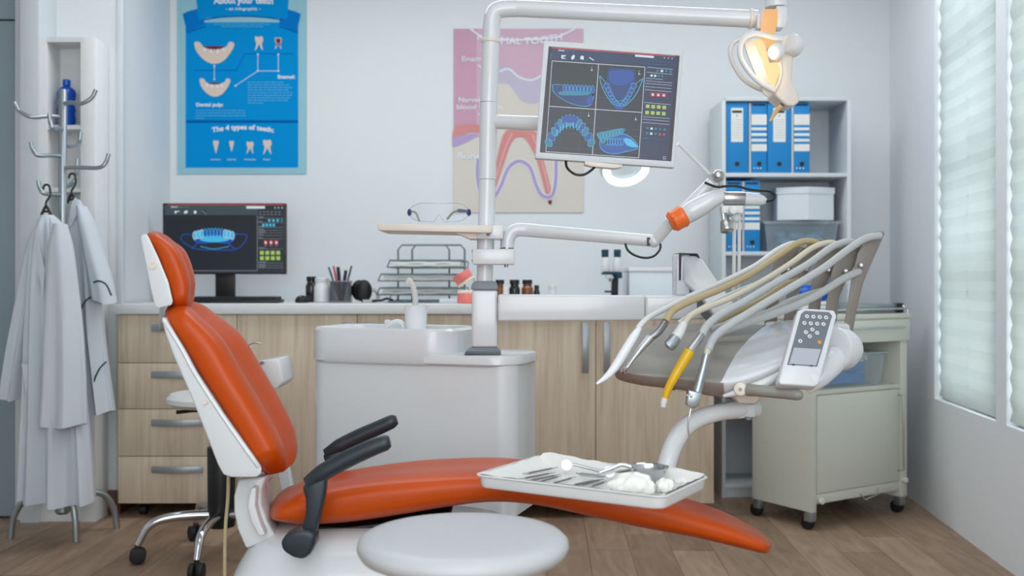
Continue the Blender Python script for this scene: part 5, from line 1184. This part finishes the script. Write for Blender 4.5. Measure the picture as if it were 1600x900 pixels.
# ---------------------------------------------------------------- ring magnifier lamp behind the monitor
t = thing('ring_magnifier_lamp', P(982, 272, 4.4), 'glowing round magnifier lamp on a thin arm seen below the grey monitor', 'lamp')
cR = P(978, 262, 4.4); rot = math.radians(14); nrm = Vector((.10, -.62, -.78)).normalized()
e1 = Vector((math.cos(rot), 0, -math.sin(rot))); e1 = (e1-nrm*e1.dot(nrm)).normalized(); e2 = nrm.cross(e1)
def rg(r): return [cR+(e1*math.cos(2*PI*q/32)+e2*math.sin(2*PI*q/32))*r for q in range(32)]
MB().tube([v+nrm*.006 for v in rg(.088)], .017, 12, closed=True).build('ring_light', 'ring_glow', t)
MB().tube([v-nrm*.012 for v in rg(.092)], .024, 12, closed=True).build('lamp_ring', 'white_plastic', t)
b = MB(); b.add(rg(.07)+[v-nrm*.004 for v in rg(.07)], [tuple(range(32)), tuple(range(63, 31, -1))]+[(i, (i+1) % 32, 32+(i+1) % 32, 32+i) for i in range(32)]); b.build('magnifier_glass', 'clear_plastic', t)
MB().tube([cR-e1*.0+Vector((.10, .02, .01)), P(1060, 225, 4.45), P(1104, 268, 4.5), P(1108, 272, 4.5)], .008, 8).build('lamp_arm', 'white_plastic', t)
MB().cyl(P(1108, 272, 4.5), Vector((BX0-.002, 4.64, P(1108, 272, 4.5).z)), .008).build('bracket', 'white_plastic', t)
# ---------------------------------------------------------------- instrument head (delivery unit)
t = thing('dental_instrument_unit', P(1160, 610, 2.55), 'grey and white instrument head with keypad panel and five curved hose whips', 'dental instrument unit')
def shell(cols, name, m, k=4, capd=.0):
    """cols: list of sections, each a list of 3-D points (closed loop)"""
    n = len(cols[0]); L = [smooth([c[j] for c in cols], [1]*len(cols), k)[0] for j in range(n)]
    R = []
    for i in range(len(L[0])):
        sec = [L[j][i] for j in range(n)]; q, _ = smooth(sec, [1]*n, 5, True); R.append(q)
    return MB().rings(R).build(name, m, t, ang=60)
def S(f0, f1, m_, b1, b0): return [P(*f0), P(*f1), P(*m_), P(*b1), P(*b0)]
def section(x0, yb, yr, x1, ym, x2, yt, d0=2.36, d2=2.74):
    return [P(x0, yb, d0+.03), P(x0-1, (yb+yr)/2, d0), P(x0, yr, d0), P((x0+x1)/2, (yr+ym)/2-3, (d0+2.5)/2-.01), P(x1, ym, 2.5), P((x1+x2)/2, (ym+yt)/2-4, 2.6), P(x2, yt, d2), P(x2+1, yt+18, d2+.03), P((x0+x2)/2, yb-4, 2.6), P(x0+6, yb+2, 2.46)]
cols = [section(961, 585, 577, 972, 553, 984, 532, 2.41, 2.68), section(966, 592, 574, 984, 540, 1003, 516, 2.39, 2.72), section(1000, 600, 580, 1022, 540, 1045, 507), section(1060, 608, 585, 1080, 542, 1105, 505), section(1110, 616, 590, 1130, 545, 1160, 506), section(1132, 620, 592, 1155, 548, 1196, 508)]
shell(cols, 'instrument_pad', 'grey_pad')
cols = [section(1126, 617, 592, 1149, 549, 1190, 511), section(1145, 619, 590, 1168, 545, 1206, 506), section(1180, 612, 580, 1200, 538, 1232, 500), section(1215, 597, 568, 1232, 530, 1262, 499), section(1250, 585, 560, 1262, 525, 1290, 500), section(1285, 578, 555, 1295, 525, 1312, 502)]
shell(cols, 'white_cover', 'white_enamel')
b = MB(); b.tube([P(1300, 545, 2.45), P(1316, 545, 2.47), P(1329, 543, 2.49)], [px(36, 2.47), px(34, 2.47), px(24, 2.49)], 26, k=4, flat=1, up=(0, 0, 1)); b.build('panel_hub', 'white_enamel', t, bevel=.01)
MB().tube([P(1262, 612, 2.40), P(1280, 594, 2.40), P(1298, 572, 2.42), P(1306, 560, 2.45)], [px(5, 2.4), px(13, 2.4), px(18, 2.4), px(20, 2.45)], 18, k=4).build('hub_bracket', 'white_enamel', t)
b = MB(); b.prism([P(x, y, 2.4) for x, y in ((1005, 598), (1090, 609), (1130, 614), (1180, 606), (1188, 612), (1186, 626), (1178, 631), (1155, 630), (1148, 620), (1080, 614), (1030, 607), (1008, 603))], (0, .22, 0)); b.build('underside', 'cream_plastic', t, bevel=.005)
for x0, x1, y in ((1010, 1022, 600), (1048, 1056, 606), (1076, 1083, 608), (1118, 1130, 613)): b = MB(); b.prism([P(x, yy, 2.396) for x, yy in ((x0, y-2), (x1, y-1), (x1-2, y+4), (x0+3, y+3))], (0, .01, 0)); b.build('underside_slot', 'black_plastic', t)
MB().tube([P(1130, 619, 2.35), P(1165, 609, 2.34), P(1200, 596, 2.34), P(1222, 582, 2.35)], [.004, .010, .011, .006], 12, k=5).build('cover_lip', 'white_enamel', t)
# handle bar
MB().cyl(P(1157, 608, 2.33), P(1160, 608, 2.44), px(10.5, 2.33), n=24).build('handle_hub', 'cream_plastic', t, bevel=.003)
MB().lathe([(.0045, 0), (.0035, .002), (.001, .002)], P(1157, 608.5, 2.33), 14, ax=(0, -1, 0)).build('hub_screw', 'hose_beige', t)
MB().tube([P(1168, 609, 2.335), P(1185, 610.5, 2.32), P(1220, 614, 2.30), P(1246, 617, 2.28), P(1252, 617.5, 2.28)], [px(10, 2.33), px(9.2, 2.32), px(9, 2.3), px(8.8, 2.28), px(6, 2.28)], 20, k=4).build('handle_bar', 'grey_pad', t)
# keypad panel
BL = P(1215, 600, 2.26); U = P(1279, 604, 2.26)-BL; V = P(1248, 481, 2.34)-BL; Nn = U.cross(V).normalized()
if Nn.y > 0: Nn = -Nn
def K(u, v, n=0): return BL+U*u+V*v+Nn*n
def kpoly(uv, n0, n1, name, m, par, bev=0, seg=3):
    b = MB(); b.prism([K(u, v, n0) for u, v in uv], Nn*(n1-n0)); return b.build(name, m, par, bevel=bev, seg=seg)
kp = kpoly([(.0, .04), (.06, 0), (.92, 0), (1.0, .05), (1.0, .93), (.9, 1.0), (.12, 1.0), (.0, .96)], -.032, 0, 'control_panel', 'white_enamel', t, .006, 4)
kpoly([(.10, .25), (.84, .25), (.88, .92), (.78, .965), (.17, .965), (.10, .92)], .0, .0012, 'keypad_face', 'label_grey', kp)
lab(kpoly([(.14, .26), (.80, .26), (.82, .47), (.15, .47)], .0013, .0022, 'display', 'lcd_grey', kp), 'pale grey display window')
for u0 in (.22, .66): kpoly([(u0, .245), (u0+.06, .245), (u0+.06, .26), (u0, .26)], .0013, .0026, 'display_clip', 'black_plastic', kp)
def button(u, v, m='button_white', dot=True):
    b = MB(); b.lathe([(.0047, 0), (.0047, .0012), (.004, .0016)], K(u, v, .0012), 14, ax=Nn, mi=0)
    if dot: b.lathe([(.0022, 0), (.002, .0003)], K(u, v, .0029), 8, ax=Nn, mi=1)
    return b.build('button', [m, 'collar_grey'], kp)
for u in (.26, .42, .58, .74): button(u, .89); button(u-.02, .80)
for u, v in ((.48, .72), (.34, .68), (.62, .68), (.46, .63), (.26, .56)): button(u, v)
button(.74, .56, 'button_amber', False)
MB().lathe([(.009, 0), (.009, .0008), (.008, .0008), (.008, .0002)], K(.86, .1, 0), 22, ax=Nn).build('round_mark', 'white_plastic', kp)
# whip arms
tips = [(1264, 380), (1296, 377), (1328, 380), (1352, 384), (1380, 361)]
bases = [(1222, 520), (1240, 520), (1272, 520), (1300, 520), (1324, 520)]
mid = [(1228, 440), (1250, 440), (1288, 440), (1318, 440), (1338, 445)]
dep = [2.82, 2.79, 2.76, 2.73, 2.70]
for k in range(5):
    (tx, ty), (bx_, by), (mx_, my), d = tips[k], bases[k], mid[k], dep[k]
    o3 = [(1329, 382), (1308, 412), (1293, 439), (1283, 463), (1278, 520), (1258, 520), (1264, 470), (1267, 448), (1273, 418), (1284, 395), (1301, 379), (1318, 376)]; dx_ = [-66, -36, 0, 27, 0][k]; ol = [(x+dx_, y+[-1, -4, 0, 3, 0][k]) for x, y in o3]
    if k == 4: ol = [(tx, ty), (tx+2, ty+4), (1369, 394), (1349, 440), (1338, 485), (1332, 520), (1316, 520), (1325, 470), (1331, 430), (1340, 395), (1353, 372), (1362, 364), (1372, 361)]
    b = MB(); b.prism([P(x, y, d) for x, y in ol], (0.006, .014, 0)); wh = b.build('whip_arm', 'whip_grey', t, bevel=.004, seg=3)
    MB().cyl(P((tx+mx_)/2-14, (ty+my)/2+12, d-.012), P((tx+mx_)/2-14, (ty+my)/2+12, d+.03), .0075).build('whip_roller', 'steel_dark', wh, bevel=.002)
b = MB(); b.prism([P(x, y, 2.68) for x, y in ((1215, 505), (1330, 505), (1330, 545), (1215, 545))], (0, .17, 0)); b.build('whip_base', 'white_enamel', t, bevel=.012, seg=3)
# lower tray arm
b = MB(); sec = []
pth = [(1180, 637, 2.5, 15), (1150, 640, 2.47, 14), (1120, 645, 2.44, 13.5), (1092, 654, 2.42, 14), (1070, 668, 2.40, 15), (1055, 690, 2.38, 15), (1045, 715, 2.36, 15), (1038, 745, 2.34, 15), (1036, 762, 2.33, 14)]
b.tube([P(x, y, d) for x, y, d, r in pth], [px(r, d) for x, y, d, r in pth], 20, k=5); b.build('tray_arm', 'white_enamel', t, ang=60)
b = MB(); b.prism([P(x, y, 2.46) for x, y in ((1082, 660), (1120, 640), (1150, 634), (1181, 631), (1181, 652), (1150, 655), (1120, 658))], (0, .06, 0)); b.build('tray_arm_cover', 'white_enamel', t, bevel=.004)
b = MB(); b.prism([P(x, y, 2.45) for x, y in ((1165, 652), (1172, 652), (1176, 655), (1168, 657))], (0, .03, 0)); b.build('cover_latch', 'collar_grey', t)
# ---------------------------------------------------------------- handpieces with hoses
def hose(par, pts, r, m, name='hose', k=6): return MB().tube([P(*p) for p in pts], r, 12, k=k).build(name, m, par)
G = None
h = thing('scaler_handpiece', P(992, 520, 2.36), 'white tapering handpiece at the far left of the instrument head', 'dental handpiece')
hose(h, [(1258, 384, 2.78), (1240, 380, 2.76), (1215, 390, 2.74), (1180, 415, 2.70), (1130, 440, 2.62), (1080, 462, 2.52), (1040, 482, 2.44), (1012, 497, 2.38), (996, 514, 2.36)], px(4.3, 2.6), 'hose_white')
MB().tube([P(999, 513, 2.36), P(990, 527, 2.345), P(974, 553, 2.33), P(960, 575, 2.32), P(946, 590, 2.31), P(932, 600, 2.30)], [px(4.5, 2.36), px(7, 2.35), px(7.5, 2.34), px(6.8, 2.32), px(4.5, 2.31), px(1.8, 2.3)], 16, k=5).build('handpiece_body', 'cup_plastic', h)
h = thing('turbine_handpiece', P(1037, 508, 2.34), 'slim metal drill handpiece on a beige hose, second from the left', 'dental handpiece')
hose(h, [(1284, 384, 2.76), (1268, 377, 2.75), (1246, 380, 2.73), (1215, 400, 2.69), (1170, 430, 2.60), (1125, 452, 2.50), (1080, 470, 2.42), (1052, 485, 2.37), (1040, 502, 2.35)], px(5.4, 2.55), 'hose_beige')
MB().tube([P(1038, 505, 2.35), P(1029, 518, 2.335), P(1016, 528, 2.33)], [px(6.5, 2.35), px(6.2, 2.34), px(6, 2.33)], 16, k=4).build('handpiece_collar', 'steel_dark', h)
MB().tube([P(1016, 528, 2.33), P(1003, 543, 2.32), P(990, 560, 2.31), P(978, 577, 2.30)], [px(6.6, 2.33), px(5.5, 2.32), px(3.4, 2.31), px(2.6, 2.3)], 16, k=4).build('handpiece_body', 'steel', h)
MB().cyl(P(974, 582, 2.302), P(977, 575, 2.295), px(4.2, 2.3)).build('drill_head', 'chrome', h, bevel=.001)
h = thing('coupling_connector', P(1060, 518, 2.34), 'open round metal coupling on a cream hose, third from the left', 'dental handpiece')
hose(h, [(1314, 384, 2.74), (1297, 379, 2.73), (1270, 387, 2.71), (1235, 412, 2.66), (1190, 440, 2.58), (1140, 466, 2.48), (1100, 482, 2.42), (1078, 494, 2.38), (1067, 508, 2.36)], px(4.8, 2.55), 'hose_cream')
MB().tube([P(1068, 506, 2.36), P(1061, 520, 2.345), P(1054, 530, 2.34)], [px(6.5, 2.35), px(8.5, 2.34), px(9.5, 2.34)], 20, k=3).build('coupling_sleeve', 'hose_white', h)
MB().tube([P(1055, 529, 2.34), P(1048, 538, 2.33), P(1044, 541, 2.328), P(1045, 540.5, 2.33), P(1049, 535, 2.335)], [px(10, 2.34), px(10, 2.33), px(9.4, 2.33), px(7.5, 2.33), px(7, 2.33)], 24, cap=True).build('coupling_ring', 'satin_metal', h)
b = MB(); ax_ = (P(1044, 541, 2.328)-P(1055, 529, 2.34)).normalized(); cc2 = P(1045.5, 539.5, 2.33); e1 = ax_.orthogonal().normalized(); e2 = ax_.cross(e1)
for q in range(6): v = cc2+(e1*math.cos(q*PI/3)+e2*math.sin(q*PI/3))*.006; b.cyl(v, v+ax_*.006, .0016, n=8)
b.lathe([(.0105, .001), (.0105, .002)], cc2, 20, ax=ax_, mi=1); b.build('coupling_pins', ['hose_beige', 'black_plastic'], h)
h = thing('syringe_handpiece', P(1094, 527, 2.32), 'bent yellow handpiece with white tip and metal neck', 'dental handpiece')
hose(h, [(1342, 382, 2.72), (1325, 378, 2.71), (1300, 386, 2.69), (1262, 413, 2.63), (1215, 440, 2.56), (1165, 470, 2.47), (1125, 492, 2.40), (1104, 510, 2.35), (1096, 524, 2.33)], px(6, 2.5), 'hose_grey')
MB().tube([P(1097, 521, 2.335), P(1088, 535, 2.32), P(1078, 549, 2.31)], [px(6.5, 2.33), px(7, 2.32), px(7.5, 2.31)], 16, k=3).build('metal_neck', 'steel', h)
MB().tube([P(1078, 548, 2.31), P(1066, 568, 2.305), P(1052, 592, 2.30), P(1043, 610, 2.30), P(1039, 623, 2.30)], [px(8.6, 2.31), px(8, 2.3), px(7, 2.3), px(6, 2.3), px(5, 2.3)], 16, k=4).build('yellow_sleeve', 'yellow_plastic', h)
MB().tube([P(1039, 622, 2.30), P(1037, 629, 2.30), P(1036, 636, 2.30)], [px(5.4, 2.3), px(5, 2.3), px(4, 2.3)], 14).build('white_tip', 'white_plastic', h)
h = thing('scaler_needle_handpiece', P(1103, 553, 2.30), 'satin metal handpiece ending in a grey block and thin curved needle', 'dental handpiece')
hose(h, [(1376, 368, 2.68), (1352, 373, 2.67), (1325, 390, 2.64), (1285, 420, 2.58), (1235, 450, 2.51), (1185, 480, 2.44), (1140, 508, 2.38), (1116, 527, 2.34), (1106, 548, 2.31)], px(6.2, 2.45), 'hose_grey')
MB().tube([P(1106, 546, 2.31), P(1104, 555, 2.305)], [px(5, 2.31), px(5, 2.3)], 14).build('hose_neck', 'hose_cream', h)
MB().tube([P(1104, 553, 2.305), P(1098, 578, 2.30), P(1089, 612, 2.295)], [px(5.5, 2.3), px(6.5, 2.3), px(8, 2.3)], 18).build('handpiece_body', 'satin_metal', h)
b = MB(); b.prism([P(x, y, 2.275) for x, y in ((1076, 610), (1097, 614), (1092, 634), (1085, 639), (1073, 634))], (0, .028, 0)); b.build('tip_block', 'satin_metal', h, bevel=.003)
for x, y in ((1077, 615), (1074, 618), (1080, 619)): MB().sphere(P(x, y, 2.275), .0032).build('block_button', 'chrome', h)
MB().tube([P(1080, 636, 2.285), P(1078, 646, 2.28), P(1075, 665, 2.28), P(1077, 682, 2.28), P(1079, 689, 2.28)], [.003, .0024, .0022, .002, .0016], 8, k=4).build('needle', 'steel', h)
# return hoses from the whips into the head
for i, (m, r, pts) in enumerate((('hose_white', 3.4, [(1218, 430, 2.80), (1185, 442, 2.74), (1140, 460, 2.70), (1095, 482, 2.66), (1060, 505, 2.62)]), ('hose_beige', 4.5, [(1246, 438, 2.78), (1225, 445, 2.74), (1190, 468, 2.70), (1150, 488, 2.64), (1115, 506, 2.60)]),
                    ('hose_grey', 5, [(1290, 452, 2.74), (1240, 468, 2.68), (1200, 488, 2.62), (1150, 502, 2.58), (1110, 515, 2.55)]), ('hose_grey', 6, [(1342, 424, 2.70), (1315, 437, 2.66), (1275, 462, 2.60), (1225, 485, 2.54), (1170, 503, 2.50), (1125, 520, 2.48), (1108, 540, 2.46)]))):
    hose(t, pts, px(r, 2.65), m, 'return_hose')
# ---------------------------------------------------------------- instrument tray
TA = Vector((-.0806, 2.021, 0)); 
def tray_pt(x, y, zt=.61): d = (H-zt)*F/(y-440); p = P(x, y, d); return p
Apt, Bpt, Cpt, Dpt = tray_pt(740, 742), tray_pt(1037, 777), tray_pt(1108, 744), tray_pt(845, 711)
def TT(u, v, z): p = (Apt*(1-u)*(1-v)+Bpt*u*(1-v)+Cpt*u*v+Dpt*(1-u)*v); return Vector((p.x, p.y, z))
zr, zf = .61, .588
t = thing('instrument_tray', TT(.5, .5, zf-.002), 'white rectangular tray with paper liner holding small instruments, over the orange leg rest', 'tray')
def trr(i, z, r=.06, wob=0):
    out = []; n = 6
    for cx, cy, a0 in ((1-i-r, i*1.5+r*1.5, -90), (1-i-r, 1-i*1.5-r*1.5, 0), (i+r, 1-i*1.5-r*1.5, 90), (i+r, i*1.5+r*1.5, 180)):
        for q in range(n+1):
            a = math.radians(a0+90*q/n); out.append(TT(cx+r*math.cos(a), cy+r*1.5*math.sin(a), z+wob*math.sin(q*1.3+a0)))
    return out
b = MB(); b.rings([trr(.03, zf-.004), trr(.016, zf-.003), trr(.010, zf+.001), trr(.006, zr-.004), trr(-.006, zr-.001), trr(-.005, zr+.001), trr(.006, zr+.001, .055), trr(.014, zf+.007, .05), trr(.04, zf+.0005, .04)]); b.build('tray_pan', 'white_plastic', t, ang=50)
b = MB(); n = 40; g = []; m_ = 26
for i in range(n+1):
    row = []
    for j in range(m_+1):
        u, v = i/n, j/m_; e = max(abs(2*u-1)**10, abs(2*v-1)**9); uu = .02+.96*u; vv = .02+.96*v
        z = zf+.0035+e*(zr-zf-.002)+.0012*math.sin(u*23+v*9)*math.sin(v*17)
        if e > .3: z += .0012*math.sin(u*40+v*31)*e
        if v > .97: z += .003+.004*math.sin(u*9+.6)
        row.append(TT(uu, vv, z))
    g.append(row)
vs = [p for r_ in g for p in r_]; fs = [(i*(m_+1)+j, (i+1)*(m_+1)+j, (i+1)*(m_+1)+j+1, i*(m_+1)+j+1) for i in range(n) for j in range(m_)]
lab(b.add(vs, fs).build('paper_liner', 'paper', t, ang=70), 'crinkled white paper liner')
tb_ = MB(); tb_.rings([[TT(.3, .35, z), TT(.7, .35, z), TT(.7, .75, z), TT(.3, .75, z)] for z in (zf-.016, zf-.0025)]); 
b = MB(); b.beam(TT(.5, .55, zf-.014), P(1036, 756, 2.32), .05, .012); o_ = b.build('tray_holder_arm', 'white_enamel', bpy.data.objects['dental_instrument_unit'], bevel=.003)
# instruments: slender steel handles with thin tips
def tp(x, y, z=None):
    zz = zf+.009 if z is None else z; d = (H-zz)*F/(y-440); return P(x, y, d)
def explorer(p0, p1, lbl, r=.0023, m='steel_dark', name='dental_probe', tip=1):
    a, c = Vector(p0), Vector(p1); d = c-a
    o = thing(name, (a+c)/2, lbl, 'dental instrument', 'steel hand instruments on the tray')
    MB().cyl(a+d*.18, a+d*.8, r, r*.9, n=10).build('instrument_handle', m, o)
    MB().tube([a+d*.19, a+d*.1, a+Vector((.002, 0, .002)), a], [r*.8, r*.45, r*.35, r*.2], 8).build('working_tip', 'steel', o)
    MB().tube([a+d*.79, a+d*.9, c], [r*.8, r*.45, r*.3], 8).build('working_tip', 'steel', o)
    return o
L_ = [((816, 741), (872, 730), 'long pale probe at the back left of the tray'), ((810, 749), (868, 738), 'longest dark probe, nearest the left end of the tray'), ((822, 752), (876, 741), 'dark probe crossing just in front of the longest probe'),
      ((838, 754), (878, 743), 'dark probe in the middle of the left group'), ((858, 757), (900, 745), 'short steel probe lying alone left of the centre'),
      ((889, 759), (938, 749), 'dark probe, left one of the centre pair'), ((900, 760), (944, 748), 'dark probe, right one of the centre pair'), ((920, 762), (948, 752), 'short pointed probe just below the mirror handle')]
for (x0, y0), (x1, y1), l_ in L_: explorer(tp(x0, y0), tp(x1, y1), l_)
for (mx_, my, hx0, hy0, lb, back) in ((885, 731, 948, 739, 'round mouth mirror at the left end of the long metal handle', 0), (952, 742, 1000, 732, 'round mouth mirror in the middle of the tray, beside the metal bowl', 1)):
    c = tp(mx_, my+7); c.z += .015
    o = thing('mouth_mirror', c, lb, 'mouth mirror', 'mouth mirrors on the tray')
    nn = Vector((.05, -.9, .42)).normalized()
    MB().lathe([(.0115, 0), (.012, .0012), (.0112, .0022)], c, 28, ax=nn).build('mirror_disc', 'mirror_face', o)
    MB().tube([c+Vector((.010, .002, 0)), c+Vector((.02, .003, .0)), P(hx0, hy0, c.y-.02 if not back else c.y+.05)], [.0018, .0032, .0036], 10).build('mirror_handle', 'steel', o)
o = explorer(tp(953, 766), tp(978, 749), 'bright thick steel forceps tip beside the gauze', .0045, 'chrome', 'forceps')
o = explorer(tp(900, 740, zf+.014), tp(944, 745, zf+.014), 'chrome tweezers lying across the tray between the two mirrors', .0045, 'chrome', 'tweezers')
# metal bowl and gauze
c = tp(1014, 752); c.y += .0; c.z = zf+.008
o = thing('metal_bowl', c, 'small shiny steel bowl on the right of the tray', 'bowl')
b = MB(); b.lathe([(.010, 0), (.022, .004), (.034, .016), (.039, .03), (.0405, .0312), (.0375, .030), (.032, .017), (.02, .006), (.001, .003)], c, 36); b.build('bowl_wall', 'chrome', o)
MB().tube([c+Vector((-.036, 0, .03)), c+Vector((-.055, .004, .034)), c+Vector((-.075, .004, .026)), c+Vector((-.1, .0, .018))], [.004, .0045, .004, .003], 10, k=4).build('bowl_handle', 'chrome', o)
def crumple(c, r, sc, seed, name, lbl):
    rnd = random.Random(seed); ph = [rnd.uniform(0, 6) for _ in range(6)]; b = MB(); R = []
    for i in range(19):
        th = PI*i/18; row = []
        for q in range(36):
            a = 2*PI*q/36; rr = r*(1+.12*math.sin(3*a+ph[0]+2*th)+.09*math.sin(7*a+ph[1]-3*th)+.06*math.sin(11*a+5*th+ph[2]))
            row.append(Vector(c)+Vector((rr*max(math.sin(th), .01)*math.cos(a)*sc[0], rr*max(math.sin(th), .01)*math.sin(a)*sc[1], max(-.0 , rr*(-math.cos(th))*sc[2]+r*sc[2]*.75))))
        R.append(row)
    return tag(b.rings(R).build(name, 'cotton', loc=c, ang=70), lbl, 'gauze')
c = tp(990, 768); c.z = zf+.005; crumple(c, .034, (1.2, .75, .62), 3, 'gauze_pad', 'crumpled white gauze heaped in front of the metal bowl')
c = tp(1038, 766); c.z = zf+.005; crumple(c, .019, (1.0, .9, .75), 5, 'cotton_ball', 'small round cotton ball right of the gauze, under the bowl')
c = tp(1064, 752); c.z = zf+.005; crumple(c, .012, (1.1, .9, .5), 8, 'cotton_roll', 'small flat cotton piece at the right end of the tray')
